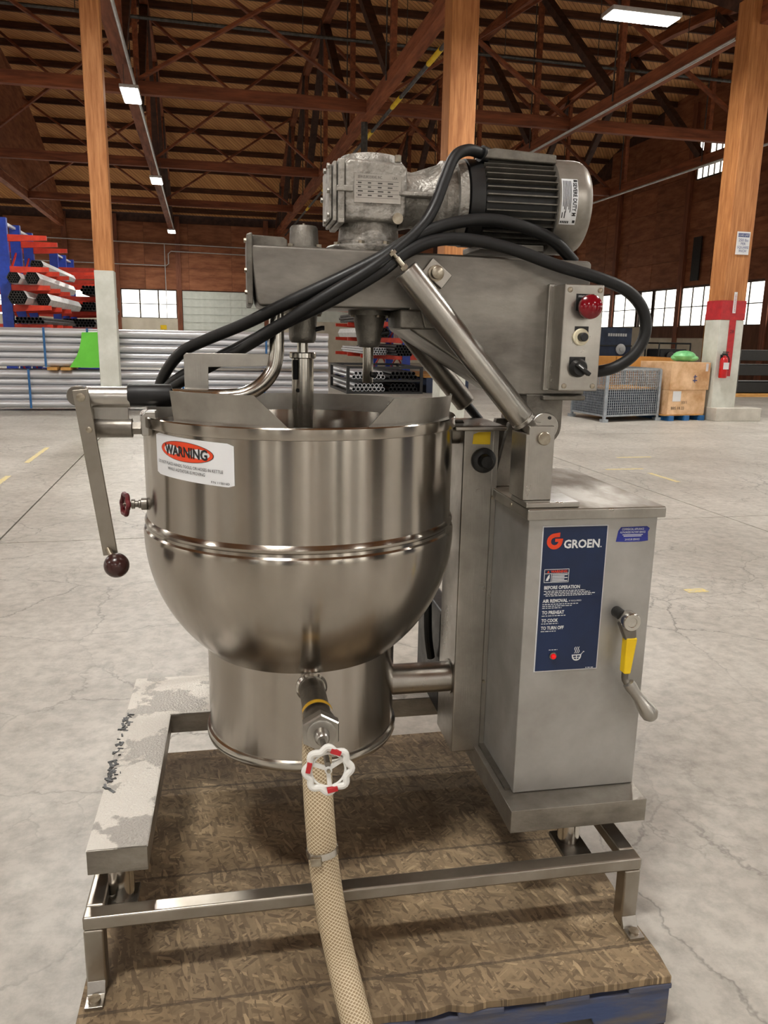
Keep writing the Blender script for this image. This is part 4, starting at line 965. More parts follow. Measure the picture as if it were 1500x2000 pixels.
# crank
cxk, czk = .866, .880
cr_ = thing('tilt_crank', (cxk, 1.56, czk), parent=mx)
part(MB().turn((cxk-.012, 1.6035, czk+.008), (0,-1,0), [(.013, 0), (.013, .03)], n=20), 'crank_shaft', 'black', cr_)
part(MB().turn((cxk, 1.576, czk), (0,-1,0), [(.020, 0), (.022, .004), (.022, .026), (.0195, .03), (.012, .03), (.011, .028), (.0, .0285)], n=32), 'crank_hub', 'polished', cr_)
def flatbar(p, q, w0, w1, y0, y1):
    p, q = Vector((p[0], 0, p[1])), Vector((q[0], 0, q[1])); d = (q-p).normalized(); s_ = Vector((d.z, 0, -d.x))
    P = [p+s_*w0/2, q+s_*w1/2, q-s_*w1/2, p-s_*w0/2]
    return MB().prism([(v.x, v.z) for v in P], lambda a, b: (a, y0, b), (0, y1-y0, 0))
part(flatbar((cxk-.006, czk), (.872, .836), .040, .026, 1.553, 1.574), 'crank_arm', 'steel_dark', cr_, bev=.004)
part(flatbar((.8725, .840), (.868, .752), .027, .0165, 1.5515, 1.5755), 'yellow_sleeve', 'yellow', cr_, bev=.003)
part(MB().tube([(.868, 1.562, .756), (.868, 1.56, .735), (.878, 1.55, .722)], .008, n=12, smooth=4), 'crank_neck', 'steel_dark', cr_)
g0 = Vector((.872, 1.555, .732)); g1 = Vector((.930, 1.535, .650)); L_ = (g1-g0).length
part(MB().turn(g0, g1-g0, [(.007, 0), (.0135, .004), (.0145, .014), (.0125, .03), (.0130, .045), (.0175, .066), (.0205, .084), (.0195, .098), (.0125, .108), (.002, .112)], n=28), 'crank_grip', 'steel', cr_)
# ---------------- trunnion post beside kettle
po = part(box(.536, .614, 1.832, 1.99, .424, 1.286), 'trunnion_post', 'steel', bev=.004)
part(box(.606, .627, 1.838, 1.98, .424, 1.286), 'cover_flange', 'steel', po, bev=.001)
part(box(.505, .636, 1.80, 2.0, 1.2865, 1.298), 'post_cap', 'steel', po, bev=.004)
for z in (1.115, .62): part(MB().cyl((.617, 1.838, z), (.617, 1.834, z), .005, n=12), 'screw', 'bolt', po)
part(MB().cyl((.58, 1.832, 1.13), (.58, 1.8312, 1.13), .009, n=20), 'hole_plug', 'steel', po)
part(MB().prism([(.558, 1.251), (.603, 1.250), (.603, 1.281), (.572, 1.280), (.560, 1.275)], lambda a, b: (a, 1.832, b), (0, -.001, 0)), 'yellow_tag', 'yellow', po)
kn = part(MB().turn((.587, 1.832, 1.211), (0,-1,0), [(.031, 0), (.031, .008), (.027, .012), (.018, .014), (.017, .03), (.014, .034), (.0, .034)], n=28), 'black_knob', 'black', po)
part(MB().turn((.36, 1.885, .62), (1,0,0), [(.040, 0), (.040, .178)], n=36), 'cross_pipe', 'steel')
part(MB().turn((.533, 1.885, .62), (1,0,0), [(.046, 0), (.044, .004)], n=36), 'weld_collar', 'steel')
part(MB().turn((.485, 1.885, 1.275), (1,0,0), [(.03, 0), (.03, .06)], n=24), 'trunnion_stub', 'steel_dark')
part(box(.545, .60, 2.02, 2.3, .437, .75), 'rear_motor_box', 'black', bev=.01)
part(MB().tube([(.512, 2.05, .92), (.515, 2.05, .70), (.53, 2.06, .60)], .012, n=10, smooth=4), 'rear_linkage', 'black_rubber')
# ---------------- kettle
KX, KY = .1434, 1.87
prof = []
zc, rb = 1.052, .3695
for i in range(0, 19):
    a = R(51)*(1-i/18.0); prof.append((rb*cos(a) if i < 18 else rb, zc-.3705*sin(a)))
prof = [(.2327, .762)]+[p for p in prof if p[1] > .765]
prof += [(.3695, 1.058), (.3680, 1.064), (.3640, 1.068), (.3632, 1.074), (.3662, 1.078), (.3668, 1.083), (.3645, 1.088), (.3612, 1.092), (.3608, 1.10), (.3608, 1.18), (.3610, 1.26), (.3610, 1.302), (.3655, 1.3035), (.3662, 1.306), (.3662, 1.3245), (.3645, 1.327), (.350, 1.327), (.3485, 1.322)]
prof += [(.3480, 1.2), (.3480, 1.05)]+[(.348*cos(R(a)), 1.05-.348*sin(R(a))) for a in (15, 30, 45, 60, 75, 89.5)]
ke = part(MB().turn((KX, KY, 0), (0,0,1), prof, n=128, caps=False), 'kettle_bowl', 'kettle_steel', org=(KX, KY, .9), ang=28)
sk = part(MB().turn((KX, KY, 0), (0,0,1), [(.2327, .768), (.2327, .541), (.2365, .538), (.2395, .533), (.2395, .528), (.2365, .523), (.232, .522), (.228, .522), (.228, .768)], n=112, caps=False), 'kettle_skirt', 'kettle_steel', org=(KX, KY, .64), ang=28)
part(MB().turn((KX, KY, 0), (0,0,1), [(.2325, .5465), (.2385, .544), (.2405, .538), (.2405, .529), (.238, .5225), (.232, .5215)], n=112, caps=False), 'skirt_bead', 'polished', sk, org=(KX, KY, .53))
# splash guard
def gtop(a):   # a in degrees
    if a < -142 or a > -8: return None
    if a <= -109: return 1.388
    if a <= -98: return 1.388+(1.323-1.388)*(a+109)/11
    if a <= -72.6: return 1.3215
    if a <= -63: return 1.3215+(1.381-1.3215)*(a+72.6)/9.6
    return 1.381-.006*(a+63)/48
v = []; f = []; angs = [-142+i*134/150 for i in range(151)]
angs = sorted(set(angs+[-109, -98, -72.6, -63]))
for a in angs:
    zt = gtop(a); c_, s_ = cos(R(a)), sin(R(a)); rb_, rt_ = .3495, .3495+.13*(zt-1.322)
    for (r, z) in ((rb_, 1.300), (rb_, 1.3215), (rt_, zt), (rt_-.0022, zt), (rb_-.0022, 1.3215), (rb_-.0022, 1.300)): v.append((KX+r*c_, KY+r*s_, z))
k = 6
for i in range(len(angs)-1):
    for j in range(k): f.append((i*k+j, i*k+(j+1) % k, (i+1)*k+(j+1) % k, (i+1)*k+j))
f += [tuple(range(k)), tuple(reversed(range((len(angs)-1)*k, len(angs)*k)))]
part(MB().add(v, f), 'splash_guard', 'steel', org=(KX, KY, 1.34))
v = []; f = []; angs = [-8+i*198/100 for i in range(101)]
for a in angs:
    c_, s_ = cos(R(a)), sin(R(a)); zt = 1.345 if a < 175 else 1.345
    for (r, z) in ((.3495, 1.300), (.351, zt), (.3488, zt), (.3473, 1.300)): v.append((KX+r*c_, KY+r*s_, z))
for i in range(100):
    for j in range(4): f.append((i*4+j, i*4+(j+1) % 4, (i+1)*4+(j+1) % 4, (i+1)*4+j))
f += [(0,1,2,3), (403,402,401,400)]
part(MB().add(v, f), 'rear_guard', 'steel', org=(KX, KY, 1.33))
# warning label wrapped on the bowl
def KL(u, v, off=.0006):
    th = R(-151+35.5*u); r = .3612+off; return (KX+r*cos(th), KY+r*sin(th), 1.2995-.0068*u-.087*v)
m = MB(); nu = 16; rad = .05
vv = []; ff = []
for i in range(nu+1):
    u = i/nu; e = 0
    if i == 0 or i == nu: e = .05
    vv += [KL(u, e), KL(u, 1-e)]
ff = [(2*i, 2*i+1, 2*i+3, 2*i+2) for i in range(nu)]
wl_ = part(MB().add(vv, ff), 'warning_label', 'label_white', label='white warning label with orange oval', ang=60)
m = MB(); vv = [KL(.455, .325, .0011)]; ne = 48
for i in range(ne): a = 2*PI*i/ne; vv.append(KL(.455+.345*cos(a), .325+.235*sin(a), .0011))
part(m.add(vv, [(0, 1+i, 1+(i+1) % ne) for i in range(ne)]), 'outline_oval', 'ink', wl_, flat=True)
m = MB(); vv = [KL(.455, .325, .0014)]
for i in range(ne): a = 2*PI*i/ne; vv.append(KL(.455+.338*cos(a), .325+.225*sin(a), .0014))
part(m.add(vv, [(0, 1+i, 1+(i+1) % ne) for i in range(ne)]), 'orange_oval', 'orange_red', wl_, flat=True)
def lab_text(m, s, uc, v, h, wd, bold=False):
    m.text(s, 1.0, lambda a, b: KL(uc+a, v-b*h, .0018), 'CENTER', width=wd, bold=bold)
m = MB(); lab_text(m, 'WARNING', .455, .44, .33, .555, True); lab_text(m, 'DO NOT PLACE HANDS, TOOLS, OR HOSES IN KETTLE', .47, .70, .105, .84); lab_text(m, 'WHILE AGITATOR IS MOVING', .455, .82, .105, .49); lab_text(m, 'P/N 115016D', .86, .95, .075, .19)
part(m, 'lettering', 'ink', wl_, flat=True)
# side valve with red wheel
vz = 1.124; vy = 1.80
sv = thing('side_valve', (-.24, vy, vz), parent=mx)
part(MB().turn((-.208, vy, vz), (-1,0,0), [(.012, 0), (.014, .002), (.014, .014), (.010, .016), (.010, .02), (.0075, .022), (.0075, .028), (.011, .029), (.011, .036), (.005, .038), (.004, .052)], n=16), 'valve_stem', 'steel_dark', sv)
def handwheel(c, d, Rw, m_, parent, spokes=5, lobes=8, tk=.13):
    d = Vector(d).normalized(); q = MB(); x, y = q.frame(d); c = Vector(c)
    pts = []; n_ = 80
    for i in range(n_):
        a = 2*PI*i/n_; r = Rw*(1+.09*cos(lobes*a)); pts.append(c+x*cos(a)*r+y*sin(a)*r)
    q.tube(pts, Rw*tk, n=10, closed=True)
    q.tube([c+x*cos(2*PI*i/40)*Rw*.8+y*sin(2*PI*i/40)*Rw*.8 for i in range(40)], Rw*.06, n=8, closed=True)
    o1 = part(q, 'wheel_rim', m_, parent)
    for k in range(lobes):
        a = 2*PI*(k+.5)/lobes; p = c+(x*cos(a)+y*sin(a))*Rw*.86
        part(MB().obox(p, (x*cos(a)+y*sin(a))*Rw*.1, (-x*sin(a)+y*cos(a))*Rw*.06, d*Rw*.06), 'wheel_web', m_, parent)
    for k in range(spokes):
        a = 2*PI*k/spokes+.6; p = c+(x*cos(a)+y*sin(a))*Rw*.82
        part(MB().beam(c-d*Rw*.1, p, Rw*.2, Rw*.1, up=d), 'wheel_spoke', m_, parent)
    part(MB().cyl(c-d*Rw*.14, c+d*Rw*.1, Rw*.17, n=16), 'wheel_hub', m_, parent)
    part(MB().cyl(c+d*Rw*.1, c+d*Rw*.2, Rw*.10, n=6), 'wheel_nut', 'bolt', parent)
    return x, y
handwheel((-.258, vy, vz), (-1, -.45, .1), .0225, 'dark_red', sv, spokes=4, lobes=6, tk=.24)
# drain pipe + valve
DZ = .728; DX = .1465
dv = thing('drain_valve', (DX, 1.5, DZ), parent=mx)
part(MB().turn((DX, 1.645, DZ), (0,-1,0), [(.0355, 0), (.0355, .010), (.031, .016)], n=28), 'weld_bead', 'polished', dv)
part(MB().turn((DX, 1.64, DZ), (0,-1,0), [(.0285, 0), (.0285, .175)], n=32), 'drain_pipe', 'steel_dark', dv)
part(MB().turn((DX, 1.475, DZ), (0,-1,0), [(.030, 0), (.034, .008), (.034, .028)], n=32), 'pipe_collar', 'steel_dark', dv)
part(MB().turn((DX, 1.448, DZ), (0,-1,0), [(.0395, 0), (.0415, .003), (.0415, .022), (.039, .026)], n=6, phase=R(30)), 'hex_nut', 'steel', dv, ang=20)
part(MB().turn((DX, 1.424, DZ), (0,-1,0), [(.030, 0), (.030, .004), (.028, .005), (.016, .0055), (.015, .010), (.015, .020), (.0125, .028), (.0105, .030)], n=32), 'bonnet', 'steel', dv)
part(MB().turn((DX, 1.40, DZ), (0,-1,0), [(.0055, 0), (.0055, .095)], n=12), 'valve_stem', 'steel_dark', dv)
tg = []
for i in range(17): a = R(20+140*i/16); tg.append((DX+.0335*cos(a), DZ+.0335*sin(a)))
m = MB(); v = []
for (x, z) in tg: v += [(x, 1.508, z), (x, 1.494, z)]
part(m.add(v, [(2*i, 2*i+1, 2*i+3, 2*i+2) for i in range(16)]), 'brass_tag', 'brass_tag', dv)
ww = thing('drain_handwheel', (DX, 1.305, .716), parent=mx)
wx, wy = handwheel((DX+.001, 1.305, .718), (0, -1, .1), .040, 'white_paint', ww, spokes=3, lobes=8, tk=.17)
for k in (1.2, 2.9, 4.9):
    c = Vector((DX+.001, 1.3, .719)); p = c+(wx*cos(k)+wy*sin(k))*.0375
    part(MB().obox(p, (wx*cos(k)+wy*sin(k))*.0045, (-wx*sin(k)+wy*cos(k))*.010, Vector((0,-.0035,0))), 'red_paint_patch', 'red_paint', ww, bev=.001)
# ---------------- hinge bracket + lever on the left of the rim
hb_ = thing('pivot_bracket', (-.27, 1.765, 1.33), parent=mx)
BY = 1.765
part(MB().turn((-.322, BY, 1.366), (1,0,0), [(.020, 0), (.0225, .003), (.0225, .092)], n=32), 'upper_barrel', 'steel', hb_)
part(MB().turn((-.234, BY, 1.370), (1,0,0), [(.0235, 0), (.0245, .004), (.0245, .086), (.0235, .09)], n=32), 'rubber_sleeve', 'black_rubber', hb_)
part(MB().turn((-.310, BY, 1.300), (1,0,0), [(.019, 0), (.021, .003), (.021, .081)], n=32), 'lower_barrel', 'steel_dark', hb_)
part(box(-.31, -.236, BY-.006, BY+.006, 1.318, 1.348), 'web_plate', 'steel', hb_)
part(MB().turn((-.230, BY, 1.300), (1,0,0), [(.015, 0), (.015, .02), (.009, .021), (.009, .05)], n=6), 'pivot_bolt', 'steel_dark', hb_)
part(MB().prism([(-.208, 1.285), (-.208, 1.325), (-.198, 1.338), (-.176, 1.338), (-.176, 1.285)], lambda a, b: (a, 1.74, b), (0, .04, 0)), 'rim_lug', 'steel', hb_, bev=.003)
lv = thing('rim_lever', (-.31, 1.735, 1.2), parent=mx)
p0, p1 = Vector((-.3245, 0, 1.372)), Vector((-.2845, 0, 1.026)); d = (p1-p0).normalized(); s_ = Vector((d.z, 0, -d.x)); hw = .0155
P = [p0+s_*hw-d*.012, p1+s_*hw*.98, p1-s_*hw*.98, p0-s_*hw-d*.012]
part(MB().prism([(q.x, q.z) for q in P], lambda a, b: (a, 1.728, b), (0, .010, 0)), 'lever_bar', 'frame_steel', lv, bev=.0015)
part(MB().turn((-.3245, 1.728, 1.368), (0,-1,0), [(.009, 0), (.009, .0025), (.007, .0035)], n=20), 'lever_bolt', 'bolt', lv)
part(MB().turn((-.3120, 1.728, 1.300), (0,-1,0), [(.0065, 0), (.0065, .002), (.005, .003)], n=20), 'lever_bolt', 'bolt', lv)
part(MB().turn((-.334, 1.758, 1.370), (0,-1,0), [(.021, 0), (.021, .018), (.019, .02)], n=32), 'round_boss', 'steel_dark', lv)
part(MB().cyl((-.289, 1.728, 1.040), (-.271, 1.70, 1.018), .006, n=14), 'knob_stem', 'bolt', lv)
part(MB().sphere((-.268, 1.698, 1.011), .0268, n=32, m=16), 'ball_knob', 'bakelite', lv)
# bent tube from the rim up to the arm with its flat plate
TY = 1.80
tb = part(MB().tube([(-.145, BY+.005, 1.368), (-.06, TY, 1.3655), (-.02, TY, 1.366), (.015, TY, 1.372), (.05, TY, 1.392), (.075, TY, 1.424), (.0835, TY, 1.46), (.0845, TY, 1.49), (.0845, TY, 1.575)], .0168, n=20, smooth=6), 'bent_tube', 'polished')
part(MB().prism([(-.118, 1.380), (-.118, 1.455), (-.113, 1.460), (.072, 1.461), (.072, 1.434), (-.066, 1.430), (-.0665, 1.380)], lambda a, b: (a, TY-.003, b), (0, .005, 0)), 'tube_plate', 'steel', tb, bev=.001)
# ---------------- agitator arm housing
AY0, AY1 = 1.745, 1.995
O = [(.026, 1.687), (.792, 1.679), (.796, 1.672), (.800, 1.376), (.615, 1.376), (.375, 1.520), (.372, 1.562), (.046, 1.562), (.040, 1.575)]
ah = part(MB().prism(O, lambda a, b: (a, AY0, b), (0, AY1-AY0, 0)), 'arm_housing', 'cast_smooth', bev=.006)
part(MB().prism([(.0215, 1.565), (.0215, 1.707), (.034, 1.711), (.034, 1.565)], lambda a, b: (a, AY0-.004, b), (0, AY1-AY0+.008, 0)), 'end_plate', 'cast', ah, bev=.003)
part(MB().prism([(.028, 1.684), (.028, 1.708), (.100, 1.705), (.108, 1.699), (.108, 1.684)], lambda a, b: (a, AY0+.01, b), (0, .2, 0)), 'top_cover', 'cast', ah, bev=.003)
for z in (1.695, 1.635, 1.59): part(MB().cyl((.0215, AY0+.012, z), (.0165, AY0+.012, z), .005, n=6), 'bolt', 'bolt', ah)
part(MB().prism([(.350, 1.562), (.352, 1.520), (.47, 1.520), (.47, 1.562)], lambda a, b: (a, AY0-.012, b), (0, .15, 0)), 'lower_ledge', 'cast', ah, bev=.006)
part(MB().prism([(.395, 1.560), (.405, 1.522), (.455, 1.522), (.46, 1.545), (.45, 1.575)], lambda a, b: (a, AY0-.02, b), (0, .02, 0)), 'rib', 'cast', ah, bev=.004)
part(MB().prism([(.41, 1.52), (.60, 1.376), (.66, 1.345), (.70, 1.345), (.70, 1.376), (.47, 1.522)], lambda a, b: (a, AY1-.14, b), (0, .012, 0)), 'stiffener_plate', 'steel', ah)
part(box(.690, .795, AY0-.02, AY0+.06, 1.366, 1.377), 'bottom_flange', 'cast', ah, bev=.003)
# hubs under the arm
def hub(x, y, zt, zb, r0, r1, name):
    o = part(MB().turn((x, y, zb), (0,0,1), [(.012, -.001), (r1*.82, 0), (r1*.97, .006), (r1, .014), (r0*.97, zt-zb-.012), (r0, zt-zb)], n=40), name, 'cast')
    part(MB().turn((x, y, zt), (0,0,1), [(r0*1.32, 0), (r0*1.32, .012)], n=40), 'hub_flange', 'cast', o)
    part(MB().tube([(x+r1*.9, y-.01, zb+.03), (x+r1+.012, y-.012, zb+.034), (x+r1+.018, y-.012, zb+.034)], .0055, n=10), 'grease_nipple', 'black', o)
    for a in (20, 110, 200, 290, 335): part(MB().cyl((x+r0*1.18*cos(R(a)), y+r0*1.18*sin(R(a)), zt-.005), (x+r0*1.18*cos(R(a)), y+r0*1.18*sin(R(a)), zt), .005, n=6), 'bolt', 'bolt', o)
    return o
h1 = hub(.148, 1.87, 1.551, 1.486, .0345, .0315, 'centre_hub')
h2 = hub(.3045, 1.87, 1.551, 1.478, .0375, .0275, 'offset_hub')
part(MB().turn((.148, 1.87, 1.30), (0,0,1), [(.0125, .15), (.0125, .20)], n=24), 'centre_shaft', 'polished', h1)
sh = part(MB().turn((.148, 1.87, 1.05), (0,0,1), [(.0235, 0), (.0235, .265), (.0255, .285), (.0255, .400)], n=40), 'shaft_coupling', 'polished')
part(MB().turn((.148, 1.87, 1.450), (0,0,1), [(.029, 0), (.031, .002), (.031, .012), (.029, .014)], n=40), 'coupling_collar', 'polished', sh)
part(MB().prism([(.1235, 1.402), (.1335, 1.402), (.1335, 1.447), (.1235, 1.447)], lambda a, b: (a, 1.8435, b), (0, .012, 0)), 'coupling_slot', 'hole', sh)
part(MB().cyl((.1345, 1.8485, 1.377), (.1345, 1.8465, 1.377), .0048, n=16), 'pin_hole', 'hole', sh)
part(MB().turn((.303, 1.87, 1.395), (0,0,1), [(.0115, 0), (.0125, .002), (.0125, .09)], n=28), 'offset_shaft', 'polished', h2)
part(MB().turn((.314, 1.858, 1.414), (.5,-1,0), [(.007, 0), (.007, .006), (.005, .008)], n=14), 'set_screw', 'black', h2)
# bearing cap + gearbox base
bc = part(MB().turn((.152, 1.87, 1.686), (0,0,1), [(.044, 0), (.044, .010), (.034, .012), (.0335, .016), (.0315, .052), (.028, .057), (.010, .058)], n=36), 'bearing_cap', 'cast')
for a in (215, 325, 90): part(MB().cyl((.152+.039*cos(R(a)), 1.87+.039*sin(R(a)), 1.696), (.152+.039*cos(R(a)), 1.87+.039*sin(R(a)), 1.7025), .0065, n=6), 'bolt', 'bolt', bc)
part(MB().cyl((.152, 1.87, 1.744), (.152, 1.87, 1.749), .003, n=8), 'vent', 'bolt', bc)
gb = part(MB().turn((.300, 1.87, 1.686), (0,0,1), [(.096, 0), (.098, .003), (.098, .012), (.094, .016), (.074, .017), (.074, .026), (.070, .028), (.068, .050), (.066, .07)], n=56), 'gearbox_base', 'cast_rough')
for a in (200, 250, 290, 335): part(MB().cyl((.300+.081*cos(R(a)), 1.87+.081*sin(R(a)), 1.702), (.300+.081*cos(R(a)), 1.87+.081*sin(R(a)), 1.709), .0075, n=6), 'bolt', 'bolt', gb)
# gearbox body
G = [(.232, 1.755), (.237, 1.750), (.360, 1.750), (.372, 1.768), (.372, 1.862), (.362, 1.872), (.245, 1.878), (.232, 1.868)]
gx = part(MB().prism(G, lambda a, b: (a, 1.79, b), (0, .16, 0)), 'gearbox', 'cast_rough', bev=.010, seg=3)
part(MB().turn((.302, 1.87, 1.868), (0,0,1), [(.074, 0), (.073, .014), (.066, .025), (.05, .029), (.002, .030)], n=40), 'gearbox_dome', 'cast_rough', gx)
for k, (x0, x1, e) in enumerate(((.219, .234, .004), (.209, .218, -.003), (.2015, .208, -.012))):
    part(box(x0, x1, 1.79-e, 1.95+e, 1.745-e*.6, 1.872+e*.6), 'end_cover_plate', 'cast_rough', gx, bev=.003)
for (y, z) in ((1.80, 1.76), (1.80, 1.81), (1.80, 1.86), (1.87, 1.755), (1.87, 1.862), (1.93, 1.81)): part(MB().cyl((.2015, y, z), (.196, y, z), .006, n=6), 'bolt', 'cast_rough', gx)
part(box(.216, .252, 1.782, 1.80, 1.808, 1.820), 'lug', 'cast_rough', gx, bev=.002)
part(box(.352, .432, 1.784, 1.82, 1.804, 1.815), 'side_lug', 'cast_rough', gx, bev=.004)
part(MB().cyl((.352, 1.80, 1.875), (.352, 1.80, 1.889), .0075, n=6), 'breather_plug', 'bolt', gx)
part(MB().cyl((.350, 1.785, 1.756), (.350, 1.778, 1.756), .012, n=14), 'drain_plug', 'bolt', gx)
pn = part(box(.2545, .357, 1.787, 1.7895, 1.787, 1.846), 'name_plate', 'steel')
m = MB(); ny = 1.7866
m2_ = gx
m.text('SEW-EURODRIVE, INC.', .0085, lambda a, b: (.262+a, ny, 1.8365+b), 'LEFT', width=.054).text('USA', .0075, lambda a, b: (.338+a, ny, 1.8365+b), 'LEFT', width=.011)
for k in range(5):
    z = 1.831-k*.0085; m.add([(.258, ny, z), (.352, ny, z), (.352, ny, z+.0007), (.258, ny, z+.0007)], [(0,1,2,3)])
for k in range(16):
    x = .262+(k % 4)*.022; z = 1.826-(k//4)*.0085; wd = random.uniform(.006, .016); m.add([(x, ny, z), (x+wd, ny, z), (x+wd, ny, z+.0028), (x, ny, z+.0028)], [(0,1,2,3)])
part(m, 'lettering', 'plate_ink', pn, flat=True)
# neck from gearbox to motor
nk = part(MB().turn((.365, 1.87, 1.808), (1,0,0), [(.066, 0), (.060, .03), (.062, .06), (.078, .088), (.089, .098), (.089, .112), (.083, .114), (.083, .124), (.094, .126), (.094, .146), (.082, .150)], n=56), 'motor_adapter', 'cast_rough')
part(MB().prism([(.37, 1.858), (.40, 1.866), (.465, 1.888), (.465, 1.85), (.37, 1.83)], lambda a, b: (a, 1.84, b), (0, .06, 0)), 'adapter_rib', 'cast_rough', nk)
mo = part(MB().turn((.512, 1.87, 1.808), (1,0,0), [(.082, 0), (.096, .004), (.096, .036), (.088, .040), (.088, .215)], n=64), 'motor_body', 'black')
fin = None
for k in range(38):
    a = 2*PI*k/38
    o = MB().obox((.634, 1.87, 1.808+.0935), (.083, 0, 0), (0, .0013, 0), (0, 0, .0068)).build('cooling_fin', 'cast', mo, org=(.634, 1.87, 1.808)) if fin is None else inst(fin, 'cooling_fin', (.634, 1.87, 1.808), mo)
    if fin is None: fin = o
    o.rotation_euler = (a, 0, 0)
cw = part(MB().turn((.716, 1.87, 1.808), (1,0,0), [(.1015, 0), (.1055, .002), (.1055, .062), (.103, .074), (.096, .084), (.082, .090), (.02, .092)], n=64), 'fan_cowl', 'cowl')
part(MB().prism([(.548, 1.896), (.720, 1.892), (.720, 1.912), (.575, 1.919), (.556, 1.915)], lambda a, b: (a, 1.805, b), (0, .13, 0)), 'terminal_box', 'cast', mo, bev=.004)
part(MB().prism([(.545, 1.715), (.70, 1.715), (.70, 1.70), (.545, 1.70)], lambda a, b: (a, 1.80, b), (0, .14, 0)), 'motor_foot', 'cast', mo, bev=.003)
part(MB().tube([(.560, 1.825, 1.905), (.545, 1.82, 1.908)], .018, n=18), 'cable_gland', 'black', mo)
# motor sticker on the cowl: circumference s downward, x along the axis
def CS(x, s, r=.1062):  # s metres along the circumference from the horizontal front, up positive
    a = s/.1055; return (x, 1.87-r*cos(a), 1.808+r*sin(a))
m = MB(); v = []
for i in range(13):
    s_ = .050-.100*i/12; v += [CS(.7215, s_), CS(.7600, s_)]
ms = part(m.add(v, [(2*i, 2*i+1, 2*i+3, 2*i+2) for i in range(12)]), 'motor_sticker', 'label_white', cw if False else mx, ang=60)
m = MB(); m.text('SEVERE DUTY M', .0125, lambda a, b: CS(.7485+b, .041-a, .1068), 'LEFT', width=.072, bold=True)
def cbar(x0, x1, s0, s1):
    n_ = 6; vv = []
    for i in range(n_+1): s_ = s0+(s1-s0)*i/n_; vv += [CS(x0, s_, .1068), CS(x1, s_, .1068)]
    m.add(vv, [(2*i, 2*i+1, 2*i+3, 2*i+2) for i in range(n_)])
cbar(.7470, .7474, .046, -.030); cbar(.7495, .7585, .048, .043)
for k in range(6): cbar(.7245+k*.0035, .7263+k*.0035, .045, -.012-.006*(k % 3))
for k in range(5): cbar(.7235+k*.0042, .7262+k*.0042, -.042, -.047)
cbar(.724, .7262, -.024, -.036); cbar(.730, .7322, -.022, -.036); cbar(.752, .758, -.040, -.046)
part(m, 'lettering', 'ink', ms, flat=True)
# ---------------- control box
CY = 1.662
cb_ = part(box(.700, .792, CY, AY0, 1.392, 1.622), 'control_box', 'steel', bev=.003)
part(box(.692, .706, AY0-.012, AY0, 1.388, 1.626), 'mount_flange', 'steel', cb_, bev=.002)
for (x, z) in ((.712, 1.610), (.782, 1.610), (.712, 1.403), (.780, 1.403)): part(MB().turn((x, CY, z), (0,-1,0), [(.0058, 0), (.0058, .0015), (.004, .0025)], n=16), 'screw', 'bolt', cb_)
part(box(.727, .768, CY-.0015, CY, 1.566, 1.602), 'legend_plate', 'black', cb_, bev=.0005)
part(MB().turn((.752, CY, 1.574), (0,-1,0), [(.014, 0), (.014, .012), (.025, .014), (.0265, .018), (.0255, .026), (.018, .033), (.008, .036), (.0005, .0365)], n=40), 'emergency_button', 'red_button', cb_)
part(box(.7285, .7605, CY-.0015, CY, 1.508, 1.533), 'legend_plate', 'black', cb_, bev=.0005)
part(MB().turn((.743, CY, 1.510), (0,-1,0), [(.0185, 0), (.0185, .004), (.0165, .006)], n=32), 'dial_plate', 'cream_print', cb_)
part(MB().turn((.743, CY-.005, 1.510), (0,-1,0), [(.0095, 0), (.0095, .016), (.008, .018)], n=20), 'speed_knob', 'black', cb_)
part(box(.721, .758, CY-.0015, CY, 1.44, 1.467), 'legend_plate', 'black', cb_, bev=.0005)
part(MB().turn((.741, CY, 1.443), (0,-1,0), [(.020, 0), (.0205, .008), (.0165, .016), (.0155, .018)], n=32), 'switch_body', 'black', cb_)
part(MB().obox((.745, CY-.022, 1.440), (.019*.82, 0, -.019*.57), (0, .007, 0), (.0045*.57, 0, .0045*.82)), 'switch_lever', 'black', cb_, bev=.002)
part(MB().obox((.737, CY-.0295, 1.4465), (.007*.82, 0, -.007*.57), (0, .0004, 0), (.0011*.57, 0, .0011*.82)), 'switch_mark', 'ink_white', cb_)
m = MB(); m.text('EMERGENCY STOP', .0055, lambda a, b: (.7475+a, CY-.002, 1.5945+b), 'CENTER', width=.032); part(m, 'lettering', 'ink_white', cb_, flat=True)
# ---------------- gas springs
GY = 1.690
p0, p1 = Vector((.364, GY, 1.628)), Vector((.629, GY, 1.327)); d = (p1-p0).normalized()
gs = thing('gas_spring', p0, parent=mx)
L_ = (p1-p0).length
part(MB().turn(p0-d*.018, d, [(.022, 0), (.0272, .0005), (.0278, .003), (.0278, L_+.014), (.0265, L_+.018), (.0285, L_+.019), (.0285, L_+.027), (.02, L_+.028)], n=48), 'spring_cylinder', 'steel', gs)
part(MB().turn(p0-d*.018, -d, [(.006, 0), (.006, .030), (.004, .031), (.004, .05)], n=14), 'spring_rod', 'bolt', gs)
part(MB().turn(p0-d*.020, -d, [(.009, 0), (.009, .008)], n=6), 'rod_nut', 'bolt', gs)
part(MB().turn(p0-d*.058, -d, [(.0085, 0), (.0085, .007)], n=6), 'rod_nut', 'bolt', gs)
part(MB().beam(p1+d*.008, p1+d*.052, .034, .022, up=(0,1,0)), 'spring_eye', 'steel_dark', gs, bev=.003)
# upper bracket plate + bolt
bd = Vector((.78, 0, -.62)); bs = Vector((.62, 0, .78))
bp = part(MB().obox((.432, AY0-.006, 1.640), bd*.029, (0, .006, 0), bs*.019), 'upper_bracket', 'steel', bev=.002)
part(MB().turn((.428, AY0-.012, 1.640), (0,-1,0), [(.0175, 0), (.0175, .006), (.0135, .0075), (.0135, .022), (.012, .023)], n=28), 'bracket_bolt', 'bolt', bp)
